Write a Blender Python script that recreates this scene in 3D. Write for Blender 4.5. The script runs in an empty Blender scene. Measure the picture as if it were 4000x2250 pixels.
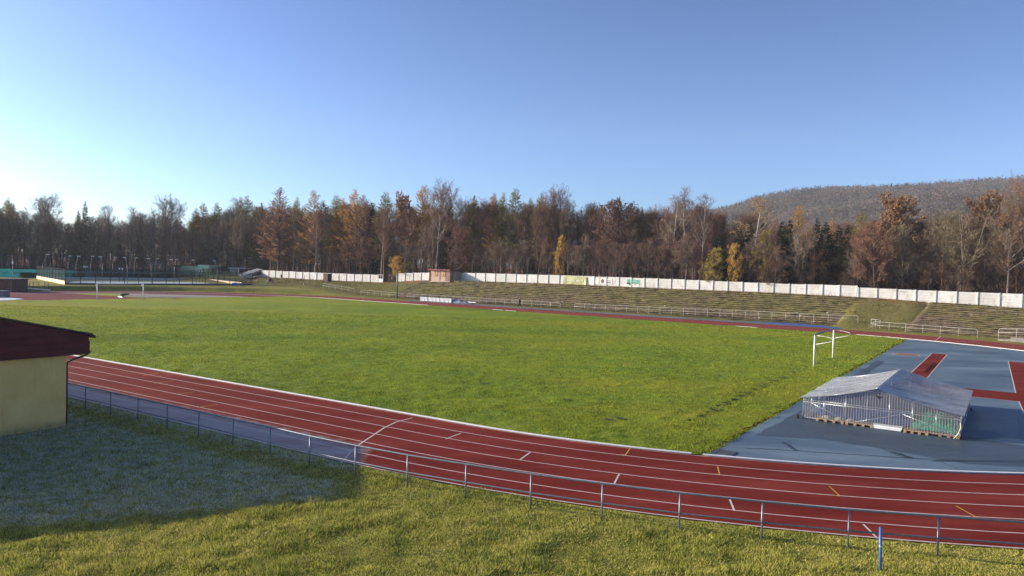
import bpy, math, random
import numpy as np
from mathutils import Matrix, Vector
R = math.radians
random.seed(7); rng = np.random.default_rng(11)
scene = bpy.context.scene
COL = scene.collection

# ------------------------------------------------------------------ camera geometry (photo measured, source 4000x2250)
FPX, PITCH, ROLL, CAMH, TH = 2940.94, -0.03, 0.0282, 7.167, -0.58498
EX = np.array([math.cos(TH), math.sin(TH)]); EN = np.array([-EX[1], EX[0]])
KD, KW, S0, S1, TW = 26.83, 71.57, -20.08, -104.5, 7.845   # kerb line, kerb to kerb, curve starts, track width
KC, KR = KD + KW/2, KW/2

def ray(px, py):
    U = px-2000; V = py-1125
    u = U*math.cos(ROLL)+V*math.sin(ROLL); v = -U*math.sin(ROLL)+V*math.cos(ROLL)
    a, b, c = u/FPX, 1.0, -v/FPX
    return np.array([a, math.cos(PITCH)*b-math.sin(PITCH)*c, math.sin(PITCH)*b+math.cos(PITCH)*c])
def st(x, y): return float(x*EX[0]+y*EX[1]), float(x*EN[0]+y*EN[1])
def W(s, t, z=0.0):
    g = EX*s+EN*t
    return (float(g[0]), float(g[1]), float(z))
def onz(px, py, z=0.0):          # world point where the sight line meets height z
    d = ray(px, py); k = (z-CAMH)/d[2]
    return (d[0]*k, d[1]*k, z)
def ont(px, py, t):              # ... meets the vertical plane t = const -> (s, t, z)
    d = ray(px, py); k = t/(d[0]*EN[0]+d[1]*EN[1])
    return float((d[0]*EX[0]+d[1]*EX[1])*k), t, CAMH+float(d[2]*k)
def ond(px, py, D):              # ... meets distance Y = D
    d = ray(px, py); k = D/d[1]
    return (float(d[0]*k), D, CAMH+float(d[2]*k))
def sss(x, a, b):
    k = np.clip((np.asarray(x, float)-a)/(b-a), 0, 1); return k*k*(3-2*k)
def kd(s, t):                    # signed distance outside the kerb line
    s = np.asarray(s, float); t = np.asarray(t, float)
    ds = np.maximum(np.maximum(s-S0, S1-s), 0)
    return np.hypot(ds, t-KC)-KR

def _hash(ix, iy, seed):
    n = (ix*374761393 + iy*668265263 + seed*974634777) & 0x7fffffff
    n = ((n ^ (n >> 13))*1274126177) & 0x7fffffff
    return ((n ^ (n >> 16)) & 0xffff)/65535.0
def vn(x, y, sc, seed=0):
    x = np.asarray(x, float)/sc+1000; y = np.asarray(y, float)/sc+1000
    ix = np.floor(x).astype(np.int64); iy = np.floor(y).astype(np.int64)
    fx = x-ix; fy = y-iy; fx = fx*fx*(3-2*fx); fy = fy*fy*(3-2*fy)
    return (_hash(ix, iy, seed)*(1-fx)+_hash(ix+1, iy, seed)*fx)*(1-fy)+(_hash(ix, iy+1, seed)*(1-fx)+_hash(ix+1, iy+1, seed)*fx)*fy

# wall base / top profile along t = 126
WT = 126.0
WB = [ont(*p, WT) for p in ((1060, 1084), (1300, 1092), (1474, 1098.5), (1600, 1096), (1700, 1096), (1842, 1097.5), (2190, 1110), (2600, 1127.5), (3000, 1143), (3346, 1160), (3700, 1182), (4000, 1204))]
WP = [ont(*p, WT) for p in ((1024, 1055), (1200, 1063), (1360, 1070), (1474, 1073), (1556, 1067), (1676, 1065), (1842, 1066), (2190, 1075), (2600, 1089), (3000, 1106), (3345, 1116))]
WP2 = [ont(*p, WT) for p in ((3352, 1123), (3700, 1138), (4000, 1148.5))]
def zb(s):
    return np.interp(s, [w[0] for w in WB], [w[2] for w in WB])
def gz(s, t):
    """height of the land"""
    s = np.asarray(s, float); t = np.asarray(t, float)
    r = kd(s, t)
    ff = sss(s, -126, -106)
    start = np.where(s > -20, 110.5, 114.0)
    far = np.clip((t-start)/(125.0-start), 0, 1)*zb(s)
    rr = sss(s, 30, 55); far = far*(1-rr)+rr*np.clip((r-14)/12, 0, 1)*3.2
    left = 0.93*sss(r, 9.2, 11.4)*sss(t, 20, 50)+1.45*sss(t, 106, 126)*sss(r, 14, 22)
    z = far*ff+left*(1-ff)
    z = np.maximum(z, left*sss(t, 112, 120)*(1-ff))
    z = z+np.clip(t-127.5, 0, 300)*0.012
    z = z*sss(r, 8.0, 9.5)
    return z

# ------------------------------------------------------------------ object helpers
def link(o): COL.objects.link(o); return o
def tag(o, label=None, cat=None, group=None, kind=None):
    if label: o['label'] = label
    if cat: o['category'] = cat
    if group: o['group'] = group
    if kind: o['kind'] = kind
    return o
def empty(name, loc, label=None, cat=None, group=None):
    o = bpy.data.objects.new(name, None); o.location = loc; o.empty_display_size = .3
    link(o); return tag(o, label, cat, group)
def mesh_np(name, v, f, smooth=False):
    v = np.asarray(v, np.float32).reshape(-1, 3)
    me = bpy.data.meshes.new(name)
    groups = f if isinstance(f, list) and len(f) and isinstance(f[0], np.ndarray) else [np.asarray(f, np.int32)]
    groups = [g for g in groups if len(g)]
    me.vertices.add(len(v)); me.vertices.foreach_set('co', v.ravel())
    nl = sum(g.size for g in groups); nf = sum(len(g) for g in groups)
    me.loops.add(nl); me.polygons.add(nf)
    me.loops.foreach_set('vertex_index', np.concatenate([g.ravel() for g in groups]).astype(np.int32))
    tot = np.concatenate([np.full(len(g), g.shape[1], np.int32) for g in groups])
    me.polygons.foreach_set('loop_start', np.concatenate([[0], np.cumsum(tot)[:-1]]).astype(np.int32))
    me.polygons.foreach_set('loop_total', tot)
    if smooth: me.polygons.foreach_set('use_smooth', np.ones(nf, bool))
    me.update(calc_edges=True); me.validate()
    return me
def cards_(c, size):
    n = len(c); a = rng.normal(size=(n, 3)); a[:, 2] *= .3; a /= np.linalg.norm(a, axis=1)[:, None]; b = np.cross(a, [0, .1, 1.]); b /= np.linalg.norm(b, axis=1)[:, None]
    s = (size*rng.uniform(.6, 1.3, n))[:, None]/2; V = np.stack([c-a*s, c-b*s*.7, c+a*s, c+b*s*.7], 1)
    return V.reshape(-1, 3), np.arange(4*n, dtype=np.int32).reshape(-1, 4)
class MB:
    def __init__(s): s.v = []; s.f = []
    def add(s, vs, fs):
        b = len(s.v); s.v += [tuple(map(float, q)) for q in vs]; s.f += [tuple(b+i for i in q) for q in fs]; return s
    def box(s, o, ax, ay, az):
        o, ax, ay, az = map(np.array, (o, ax, ay, az))
        vs = [o, o+ax, o+ax+ay, o+ay, o+az, o+ax+az, o+ax+ay+az, o+ay+az]
        return s.add(vs, [(0, 3, 2, 1), (4, 5, 6, 7), (0, 1, 5, 4), (1, 2, 6, 5), (2, 3, 7, 6), (3, 0, 4, 7)])
    def bx(s, sm, sM, tm, tM, z0, z1):      # box along the field axes
        e3 = np.array([*EX, 0]); n3 = np.array([*EN, 0])
        return s.box(e3*sm+n3*tm+np.array([0, 0, z0]), e3*(sM-sm), n3*(tM-tm), (0, 0, z1-z0))
    def tube(s, pts, rad, n=8, cap=True):
        pts = [np.array(p, float) for p in pts]; k = len(pts)
        rad = rad if hasattr(rad, '__len__') else [rad]*k
        b = len(s.v); up = None
        for i, p in enumerate(pts):
            d = pts[min(i+1, k-1)]-pts[max(i-1, 0)]; d = d/(np.linalg.norm(d)+1e-9)
            if up is None:
                a = np.array([0, 0, 1.]) if abs(d[2]) < .9 else np.array([1., 0, 0])
            else: a = up
            x = np.cross(a, d); x /= np.linalg.norm(x)+1e-9; y = np.cross(d, x); up = y
            for j in range(n):
                an = 2*math.pi*j/n; s.v.append(tuple(p+rad[i]*(math.cos(an)*x+math.sin(an)*y)))
        for i in range(k-1):
            for j in range(n):
                a0 = b+i*n+j; a1 = b+i*n+(j+1) % n; s.f.append((a0, a1, a1+n, a0+n))
        if cap: s.f.append(tuple(b+j for j in range(n))[::-1]); s.f.append(tuple(b+(k-1)*n+j for j in range(n)))
        return s
    def quad(s, *p): return s.add(p, [tuple(range(len(p)))])
    def build(s, name, mat, parent=None, smooth=False, bevel=0):
        me = bpy.data.meshes.new(name)
        off = np.array(parent.matrix_basis.translation if parent and parent.type == 'EMPTY' else ((0, 0, 0) if not parent else s_off(parent)))
        me.from_pydata([tuple(np.array(q)-off) for q in s.v], [], s.f); me.update()
        if smooth:
            for p in me.polygons: p.use_smooth = True
        me.materials.append(mat)
        o = bpy.data.objects.new(name, me); link(o)
        if parent: o.parent = parent
        if bevel:
            m = o.modifiers.new('bevel', 'BEVEL'); m.width = bevel; m.segments = 2; m.limit_method = 'ANGLE'
        return o
def s_off(p):
    t = np.zeros(3)
    while p: t = t+np.array(p.matrix_basis.translation); p = p.parent
    return t

# ------------------------------------------------------------------ materials
class NT:
    def __init__(s, name):
        s.m = bpy.data.materials.new(name); s.m.use_nodes = True; s.t = s.m.node_tree
        s.p = s.t.nodes['Principled BSDF']; s.out = s.t.nodes['Material Output']
        s.p.inputs['Specular IOR Level'].default_value = .25
    def n(s, kind, **kw):
        nd = s.t.nodes.new(kind)
        for k, v in kw.items():
            if k in nd.inputs: nd.inputs[k].default_value = v
            else: setattr(nd, k, v)
        return nd
    def l(s, a, b): s.t.links.new(a, b)
    def pos(s): return s.n('ShaderNodeNewGeometry').outputs['Position']
    def noise(s, scale, detail=4, rough=.55, vec=None, dist=0, stretch=None):
        nz = s.n('ShaderNodeTexNoise'); nz.inputs['Scale'].default_value = scale; nz.inputs['Detail'].default_value = detail
        nz.inputs['Roughness'].default_value = rough; nz.inputs['Distortion'].default_value = dist
        v = vec if vec is not None else s.pos()
        if stretch:
            mp = s.n('ShaderNodeMapping'); mp.inputs['Rotation'].default_value = (0, 0, -TH); mp.inputs['Scale'].default_value = stretch
            s.l(v, mp.inputs['Vector']); v = mp.outputs[0]
        s.l(v, nz.inputs['Vector']); return nz.outputs['Fac']
    def ramp(s, fac, stops):
        r = s.n('ShaderNodeValToRGB'); e = r.color_ramp.elements
        while len(e) < len(stops): e.new(.5)
        for q, (p, c) in zip(e, stops): q.position = p; q.color = (*c, 1)
        s.l(fac, r.inputs['Fac']); return r.outputs['Color']
    def rng(s, fac, a, b, c=0., d=1., smooth=True):
        m = s.n('ShaderNodeMapRange'); m.interpolation_type = 'SMOOTHSTEP' if smooth else 'LINEAR'
        for k, v in zip(('From Min', 'From Max', 'To Min', 'To Max'), (a, b, c, d)): m.inputs[k].default_value = v
        s.l(fac, m.inputs['Value']); return m.outputs['Result']
    def mix(s, fac, a, b, mode='MIX'):
        m = s.n('ShaderNodeMix', data_type='RGBA', blend_type=mode)
        for k, v in ((0, fac), (6, a), (7, b)):
            if isinstance(v, (int, float)): m.inputs[k].default_value = v
            elif isinstance(v, tuple): m.inputs[k].default_value = (*v, 1)
            else: s.l(v, m.inputs[k])
        return m.outputs[2]
    def math(s, op, a, b=0.):
        m = s.n('ShaderNodeMath', operation=op)
        for k, v in ((0, a), (1, b)):
            if isinstance(v, (int, float)): m.inputs[k].default_value = v
            else: s.l(v, m.inputs[k])
        return m.outputs[0]
    def dot(s, vec):              # position . vec  (vec = (a,b,c) + d)
        v = s.n('ShaderNodeVectorMath', operation='DOT_PRODUCT'); s.l(s.pos(), v.inputs[0]); v.inputs[1].default_value = vec[:3]
        return s.math('ADD', v.outputs['Value'], vec[3])
    def tco(s): return s.dot((EN[0], EN[1], 0, 0))
    def sco(s): return s.dot((EX[0], EX[1], 0, 0))
    def col(s, c):
        if isinstance(c, tuple): s.p.inputs['Base Color'].default_value = (*c, 1)
        else: s.l(c, s.p.inputs['Base Color'])
    def rough(s, r):
        if isinstance(r, (int, float)): s.p.inputs['Roughness'].default_value = r
        else: s.l(r, s.p.inputs['Roughness'])
    def bump(s, h, strength=.5, dist=.02):
        b = s.n('ShaderNodeBump'); b.inputs['Strength'].default_value = strength; b.inputs['Distance'].default_value = dist
        s.l(h, b.inputs['Height']); s.l(b.outputs['Normal'], s.p.inputs['Normal'])

def plain(name, c, rough=.6, metal=0, var=.25, scale=3., spec=.3):
    t = NT(name); nz = t.noise(scale, 5, .6)
    lo = tuple(x*(1-var) for x in c); hi = tuple(min(1, x*(1+var)) for x in c)
    t.col(t.ramp(nz, [(.3, lo), (.7, hi)])); t.rough(rough); t.p.inputs['Metallic'].default_value = metal
    t.p.inputs['Specular IOR Level'].default_value = spec
    return t.m
def trees_mat(name, c, var=.35, transl=0.0, rough=.8, isl=True, patch=None):
    t = NT(name)
    oi = t.n('ShaderNodeObjectInfo').outputs['Random']
    k = oi
    if isl:
        g = t.n('ShaderNodeNewGeometry').outputs['Random Per Island']
        k = t.math('ADD', t.math('MULTIPLY', oi, .5), t.math('MULTIPLY', g, .5))
    hi = tuple(min(1, x*(1+var)) for x in c); lo = (c[0]*(1-var), c[1]*(1-var), c[2]*(1-var))
    cc = t.ramp(k, [(.1, lo), (.9, hi)])
    if patch: cc = t.mix(t.rng(t.noise(.018, 4, .6), .42, .58, 0, .8), cc, patch); cc = t.mix(t.rng(t.noise(.06, 3, .6), .48, .62, 0, .6), cc, (.25, .185, .15)); cc = t.mix(t.rng(t.noise(.14, 2, .5), .55, .42, 0, .55), cc, (.07, .06, .055)); cc = t.mix(t.rng(t.noise(.11, 2, .5), .6, .7, 0, .6), cc, (.30, .20, .10))
    t.col(cc); t.rough(rough); t.p.inputs['Specular IOR Level'].default_value = .1
    if transl:
        tr = t.n('ShaderNodeBsdfTranslucent'); tr.inputs['Color'].default_value = (*hi, 1)
        mx = t.n('ShaderNodeMixShader'); mx.inputs[0].default_value = transl
        t.l(t.p.outputs[0], mx.inputs[1]); t.l(tr.outputs[0], mx.inputs[2]); t.l(mx.outputs[0], t.out.inputs['Surface'])
    return t.m
M = {}
M['white'] = plain('white_paint', (.78, .77, .74), .45, var=.06)
M['galv'] = plain('galvanised_steel', (.20, .215, .24), .42, .5, .15, 9)
M['lampgrey'] = plain('dull_grey_pole', (.26, .27, .28), .6)
M['rail_white'] = plain('weathered_white_rail', (.50, .48, .43), .5, 0, .18, 6)
M['alu'] = plain('aluminium', (.62, .63, .64), .3, .8, .12, 8)
M['darkmetal'] = plain('dark_green_metal', (.02, .035, .03), .8, 0, .2, spec=.1)
M['greenpole'] = plain('green_pole_paint', (.06, .14, .10), .45, 0, .2)
M['blue_paint'] = plain('worn_blue_paint', (.06, .16, .42), .4, 0, .3, 12)
M['rubber'] = plain('black_rubber', (.02, .02, .022), .7)
M['black'] = plain('black_paint', (.012, .012, .013), .6)
M['darkred'] = plain('dark_red_boards', (.12, .02, .016), .65, 0, .3, 2)
M['redroof'] = plain('red_roof_sheet', (.23, .04, .035), .5, 0, .2)
M['brown'] = plain('brown_timber', (.11, .055, .035), .7, 0, .3)
M['wood'] = plain('pale_pallet_wood', (.36, .24, .14), .8, 0, .3, 8)
M['pink'] = plain('pink_beige_boards', (.50, .35, .27), .75, 0, .12, 2)
M['darkpink'] = plain('brown_frame', (.28, .13, .11), .7)
M['win'] = plain('orange_shutter_wood', (.50, .26, .10), .5)
M['screen_grey'] = plain('grey_green_windscreen', (.22, .32, .28), .8, 0, .12, .6)
M['teal'] = plain('turquoise_banner', (.07, .68, .50), .7, 0, .06, .5)
M['lettering'] = plain('dark_lettering', (.02, .13, .12), .7)
M['greenwall'] = plain('pale_green_wall', (.34, .46, .30), .8, 0, .12)
M['greenlight'] = plain('light_green_wall', (.55, .68, .48), .8, 0, .12)
M['darkgrey'] = plain('dark_grey_cladding', (.06, .065, .07), .7)
M['greyroof'] = plain('grey_roof_felt', (.28, .29, .32), .7, 0, .12, .8)
M['stone'] = plain('rough_stone_block', (.34, .30, .26), .9, 0, .3, 4)
M['peach'] = plain('peach_kick_board', (.78, .55, .38), .7, 0, .15, 1)
M['court'] = plain('pale_pad_and_court_shine', (.70, .74, .76), .4, 0, .08, .5)
M['courtgreen'] = plain('green_court_turf', (.07, .10, .05), .8, 0, .15, .5)
M['navy'] = plain('navy_board', (.03, .04, .09), .6)
M['tarp'] = plain('grey_blue_tarp', (.12, .14, .18), .5, 0, .3, 2)
M['mat_white'] = plain('white_mat_cover', (.72, .73, .72), .5, 0, .08, 2)
M['bluemat'] = plain('blue_vinyl', (.02, .07, .27), .4, 0, .15, 1)
M['net'] = plain('green_net', (.02, .60, .36), .7, 0, .3, 5)
M['rope'] = plain('pale_rope', (.55, .45, .33), .8)
M['gatewhite'] = M['white']
M['skin'] = plain('skin', (.50, .30, .22), .5, 0, .05)
M['cloth_black'] = plain('black_sportswear', (.012, .012, .014), .85)
M['shoe'] = plain('pale_shoes', (.6, .45, .42), .6)
M['concrete'] = plain('grey_concrete', (.33, .32, .30), .85, 0, .2, 2)

def grass_color(t, dry=0.5, lush=((.055, .085, .012), (.10, .13, .02), (.17, .17, .04))):
    a = t.noise(.12, 4, .6); b = t.noise(1.3, 5, .65); c = t.noise(9, 3, .7)
    k = t.math('ADD', t.math('ADD', t.math('MULTIPLY', a, .35), t.math('MULTIPLY', b, .35)), t.math('MULTIPLY', c, .3))
    return t.ramp(k, [(.36, lush[0]), (.5, lush[1]), (.64, lush[2])])

# frost patch that stays where the kiosk keeps the low sun off the grass
def frost_mask(t):
    def half(p, q, w):          # positive on the left of p->q, in s,t
        d = np.array(q)-np.array(p); L = np.hypot(*d); nx, ny = -d[1]/L, d[0]/L
        vx = nx*EX[0]+ny*EN[0]; vy = nx*EX[1]+ny*EN[1]
        return (vx, vy, 0, -(nx*p[0]+ny*p[1]))
    nz = t.math('MULTIPLY', t.math('SUBTRACT', t.noise(1.6, 4, .6), .5), 1.1)
    res = None
    for p, q in (((-20.4, 21.4), (-60, 21.4)), ((-16.6, 16.2), (-20.4, 21.4)), ((-22, 8.7), (-16.6, 16.2)), ((-60, -45), (-22, 8.7))):
        h = t.math('ADD', t.dot(half(p, q, 1)), nz)
        k = t.rng(h, -.1, .9) if q[1] > 20 or p[1] > 20 else t.rng(h, -.8, .3)
        res = k if res is None else t.math('MULTIPLY', res, k)
    # thin frost on scattered tussocks
    return res
def grass_mat(name, lush, blades=False, frost=False, forest=False):
    t = NT(name)
    c = grass_color(t, lush=lush)
    if blades:
        ri = t.n('ShaderNodeNewGeometry').outputs['Random Per Island']
        c = t.mix(t.rng(ri, .66, .97, 0, .8, False), c, (.40, .40, .08) if name.startswith('pitch') else (.60, .52, .22))
        c = t.mix(t.rng(ri, 0, .55, .95, 0, False), c, (.018, .03, .006))
    if frost:
        fm = frost_mask(t)
        tb = t.tco(); band = t.math('MULTIPLY', t.math('MULTIPLY', t.rng(tb, 16.5, 17.3), t.rng(tb, 18.7, 17.9)), t.rng(t.noise(.9, 4, .6), .35, .5))
        ft = t.math('MULTIPLY', fm, t.rng(t.noise(2.2, 6, .7), .38, .58, .15, .85 if blades else .4)); ft = t.math('MULTIPLY', ft, t.math('SUBTRACT', 1., t.math('MULTIPLY', band, .85)))
        if blades: ft = t.math('MULTIPLY', ft, t.rng(ri, .1, .7, .25, 1., False))
        c = t.mix(ft, c, (.75, .74, .60) if blades else (.40, .42, .35))
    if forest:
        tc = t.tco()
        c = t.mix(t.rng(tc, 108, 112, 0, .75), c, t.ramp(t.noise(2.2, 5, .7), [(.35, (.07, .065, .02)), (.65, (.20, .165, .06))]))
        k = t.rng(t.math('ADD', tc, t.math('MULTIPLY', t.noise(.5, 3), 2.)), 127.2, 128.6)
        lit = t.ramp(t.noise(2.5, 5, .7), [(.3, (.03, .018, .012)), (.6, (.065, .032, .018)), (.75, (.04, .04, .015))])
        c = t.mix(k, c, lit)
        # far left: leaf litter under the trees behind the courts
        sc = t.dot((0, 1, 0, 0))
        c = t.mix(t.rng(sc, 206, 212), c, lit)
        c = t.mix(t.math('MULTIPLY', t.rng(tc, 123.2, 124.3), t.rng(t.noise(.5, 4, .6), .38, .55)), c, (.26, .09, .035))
    if name.startswith('pitch'):
        bnd = t.noise(.055, 3, .55, stretch=(.35, 1.5, 1)); c = t.mix(t.rng(bnd, .48, .64, 0, .45), c, (.28, .255, .02)); c = t.mix(t.rng(bnd, .46, .34, 0, .35), c, (.075, .125, .012)); c = t.mix(t.rng(t.sco(), -70, -118, 0, .45), c, (.30, .30, .03))
    t.col(c); t.rough(.85); t.p.inputs['Specular IOR Level'].default_value = .15
    if blades:
        tr = t.n('ShaderNodeBsdfTranslucent'); t.l(c, tr.inputs['Color'])
        mx = t.n('ShaderNodeMixShader'); mx.inputs[0].default_value = .3
        t.l(t.p.outputs[0], mx.inputs[1]); t.l(tr.outputs[0], mx.inputs[2]); t.l(mx.outputs[0], t.out.inputs['Surface'])
    else:
        t.bump(t.math('ADD', t.noise(5, 6, .8), t.math('MULTIPLY', t.noise(1.6, 4, .7, stretch=(.5, 2, 1)), 1.5)) if name.startswith('pitch') else t.noise(6, 6, .8), .7, .22 if name.startswith('pitch') else .10)
    return t.m
NEARL = ((.09, .10, .018), (.21, .20, .035), (.33, .28, .07))
BLADEL = ((.24, .31, .03), (.52, .51, .08), (.80, .68, .20))
PITCHL = ((.085, .14, .010), (.16, .23, .012), (.29, .295, .014))
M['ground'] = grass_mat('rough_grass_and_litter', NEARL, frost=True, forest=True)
M['blades'] = grass_mat('grass_blades', BLADEL, blades=True, frost=True)
M['drygrass'] = grass_mat('dry_grass_blades', ((.07, .075, .02), (.16, .14, .045), (.27, .21, .09)), blades=False)
M['pitch'] = grass_mat('pitch_turf', PITCHL)
M['pitchblades'] = grass_mat('pitch_blades', ((.14, .21, .012), (.30, .38, .02), (.50, .48, .04)), blades=True)

def track_mat():
    t = NT('red_running_track')
    a = t.noise(.35, 5, .6, stretch=(.4, 1.6, 1)); b = t.noise(160, 2, .8)
    base = t.ramp(a, [(.3, (.12, .012, .008)), (.5, (.16, .019, .012)), (.7, (.22, .036, .024))])
    base = t.mix(t.rng(b, .45, .8, 0, .35), base, (.10, .014, .010))
    base = t.mix(t.rng(t.noise(.9, 6, .7, stretch=(.25, 1.8, 1)), .54, .72, 0, .4), base, (.24, .05, .04)); base = t.mix(t.rng(t.noise(2.6, 5, .75), .62, .75, 0, .5), base, (.07, .010, .010))
    fm = frost_mask(t)
    fr = t.math('MULTIPLY', fm, t.rng(t.noise(.7, 4, .6, stretch=(.4, 1.5, 1)), .25, .6, .5, .85))
    base = t.mix(fr, base, (.46, .42, .40))
    base = t.mix(t.rng(t.tco(), 85, 98, 0, .6), base, (.25, .045, .032))  # far straight painted lighter, standing in for its glow at distance
    # brighter, dustier rubber on the far left apron
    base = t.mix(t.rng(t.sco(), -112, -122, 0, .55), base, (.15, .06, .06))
    t.col(base); t.rough(.9); t.bump(b, .35, .006)
    t.p.inputs['Specular IOR Level'].default_value = .08
    return t.m
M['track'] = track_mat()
def blue_mat(name, dark=False):
    t = NT(name)
    a = t.noise(.22, 5, .6, stretch=(.5, 1.2, 1)); b = t.noise(3., 5, .7); c = t.noise(90, 2, .8)
    if dark:
        base = t.ramp(a, [(.32, (.035, .055, .08)), (.6, (.06, .085, .115))])
    else:
        base = t.ramp(a, [(.3, (.055, .095, .135)), (.5, (.095, .145, .19)), (.68, (.16, .215, .265))])
    base = t.mix(t.rng(b, .55, .75, 0, .3), base, (.20, .25, .27))
    t.col(base); t.rough(t.rng(a, .35, .6, .3 if dark else .45, .7)); t.bump(c, .3, .005)
    t.p.inputs['Specular IOR Level'].default_value = .3
    return t.m
M['blue'] = blue_mat('blue_athletics_surface'); M['blue_wet'] = blue_mat('damp_blue_surface', True)
M['line'] = plain('worn_white_line', (.62, .50, .46), .7, 0, .15, 4)
M['yellow'] = plain('yellow_line', (.55, .28, .03), .7, 0, .15, 4)
M['seam_and_shadow'] = plain('bitumen_and_shadow_dark', (.03, .045, .06), .6)
M['greypit'] = plain('grey_gravel_strip', (.19, .17, .15), .9, 0, .25, 2)

def wall_mat():
    t = NT('whitewashed_concrete_panels')
    z = t.n('ShaderNodeSeparateXYZ'); t.l(t.pos(), z.inputs[0])
    a = t.noise(1.1, 6, .65); st_ = t.noise(1.0, 4, .6, stretch=(.5, .5, 7))
    c = t.ramp(a, [(.25, (.50, .47, .43)), (.45, (.70, .68, .64)), (.6, (.80, .78, .74))])
    c = t.mix(t.rng(st_, .5, .7, 0, .35), c, (.45, .42, .38))
    w = t.n('ShaderNodeMath', operation='FRACT'); t.l(t.math('MULTIPLY', z.outputs['Z'], 1/.33), w.inputs[0])
    c = t.mix(t.rng(w.outputs[0], .06, .0, 0, .35, False), c, (.3, .28, .26))
    oi = t.n('ShaderNodeObjectInfo').outputs['Random']; c = t.mix(t.rng(oi, .1, .95, 0, .45, False), c, (.52, .50, .44)); c = t.mix(t.math('MULTIPLY', t.rng(t.noise(.8, 5, .7, stretch=(2.5, 2.5, .5)), .52, .72), .5), c, (.36, .33, .27))
    t.col(c); t.rough(.85); t.bump(st_, .3, .02); return t.m
M['wall'] = wall_mat()
def yellow_wall():
    t = NT('ochre_render')
    a = t.noise(1.2, 6, .6); f = t.noise(60, 2, .8)
    z = t.n('ShaderNodeSeparateXYZ'); t.l(t.pos(), z.inputs[0])
    c = t.ramp(a, [(.3, (.78, .46, .15)), (.7, (.90, .58, .21))])
    c = t.mix(t.math('MULTIPLY', t.rng(t.noise(1.5, 4, .6, stretch=(3, 3, .3)), .58, .75), .3), c, (.22, .12, .06))
    c = t.mix(t.math('MULTIPLY', t.rng(z.outputs['Z'], .45, .0), t.noise(4, 4, .6)), c, (.16, .13, .07))
    t.col(c); t.rough(.9); t.bump(f, .5, .01); return t.m
M['ochre'] = yellow_wall()
def terrace_mat():
    t = NT('overgrown_terrace')
    a = t.noise(.18, 4, .6); b = t.noise(2.2, 5, .7, stretch=(.6, 1.6, 1)); c = t.noise(8, 4, .7)
    k = t.math('ADD', t.math('MULTIPLY', b, .6), t.math('MULTIPLY', c, .4))
    grs = t.ramp(k, [(.36, (.08, .08, .022)), (.5, (.19, .165, .055)), (.62, (.30, .24, .11))])
    soil = t.ramp(k, [(.38, (.09, .065, .04)), (.55, (.22, .155, .105)), (.68, (.40, .32, .24))])
    g = t.rng(a, .42, .60)
    # the lower rows are stonier, the upper rows grassier
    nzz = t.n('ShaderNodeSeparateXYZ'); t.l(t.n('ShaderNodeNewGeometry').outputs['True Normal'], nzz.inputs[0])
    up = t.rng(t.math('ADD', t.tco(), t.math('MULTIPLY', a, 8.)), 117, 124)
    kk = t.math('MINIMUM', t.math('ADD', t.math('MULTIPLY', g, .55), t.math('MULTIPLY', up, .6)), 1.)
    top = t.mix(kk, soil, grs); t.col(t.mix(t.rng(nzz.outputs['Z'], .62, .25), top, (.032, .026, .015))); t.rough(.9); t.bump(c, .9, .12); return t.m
M['terrace'] = terrace_mat()
M['stones'] = plain('pale_stone_chips', (.42, .37, .30), .9, 0, .35, 5)

def clear_panel(name, c, alpha, rough=.3):
    t = NT(name); t.col(c); t.rough(rough); t.p.inputs['Specular IOR Level'].default_value = .5
    tr = t.n('ShaderNodeBsdfTransparent'); tr.inputs['Color'].default_value = (.92, .94, .96, 1)
    mx = t.n('ShaderNodeMixShader'); mx.inputs[0].default_value = alpha
    t.l(tr.outputs[0], mx.inputs[1]); t.l(t.p.outputs[0], mx.inputs[2]); t.l(mx.outputs[0], t.out.inputs['Surface'])
    return t
M['poly'] = clear_panel('clear_corrugated_sheet', (.36, .36, .35), .24, .3).m
tt = clear_panel('milky_roof_sheet', (.50, .51, .52), .55, .22)
_a = tt.noise(.9, 5, .6, stretch=(.5, 1.8, 1)); tt.col(tt.ramp(_a, [(.35, (.38, .38, .37)), (.6, (.66, .66, .65))])); tt.bump(tt.noise(1.6, 2, .5, stretch=(.35, 2.2, 1)), .7, .08); tt.rough(.25)
M['roofsheet'] = tt.m
tt = clear_panel('fence_mesh', (.02, .035, .03), .3, .9); tt.p.inputs['Specular IOR Level'].default_value = .05; M['mesh'] = tt.m

# bark, twigs and leaves
M['bark'] = trees_mat('grey_brown_bark', (.13, .105, .085), .3, isl=False)
M['bark_pale'] = trees_mat('pale_beech_bark', (.26, .235, .20), .2, isl=False)
M['bark_birch'] = trees_mat('birch_bark', (.36, .33, .29), .25, isl=False)
M['tw_brown'] = trees_mat('brown_twigs', (.25, .15, .105), .35)
M['tw_grey'] = trees_mat('grey_twigs', (.27, .20, .15), .3)
M['tw_red'] = trees_mat('reddish_twigs', (.26, .12, .08), .35)
M['tw_olive'] = trees_mat('olive_grey_twigs', (.24, .19, .115), .3)
M['tw_under'] = trees_mat('brushwood', (.12, .07, .048), .4)
M['lf_rust'] = trees_mat('rust_leaves', (.17, .105, .07), .4, .25)
M['lf_orange'] = trees_mat('orange_leaves', (.27, .16, .085), .35, .25)
M['lf_yellow'] = trees_mat('yellow_leaves', (.60, .37, .08), .35, .3)
M['lf_olive'] = trees_mat('olive_yellow_leaves', (.36, .28, .06), .4, .25)
M['nd_rust'] = trees_mat('rusty_larch_needles', (.30, .17, .095), .35, .25)
M['nd_gold'] = trees_mat('golden_larch_needles', (.52, .31, .08), .35, .25)
M['nd_ygreen'] = trees_mat('yellow_green_larch_needles', (.30, .27, .08), .35, .25)
M['nd_green'] = trees_mat('dark_spruce_needles', (.026, .046, .018), .45, .1)

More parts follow.
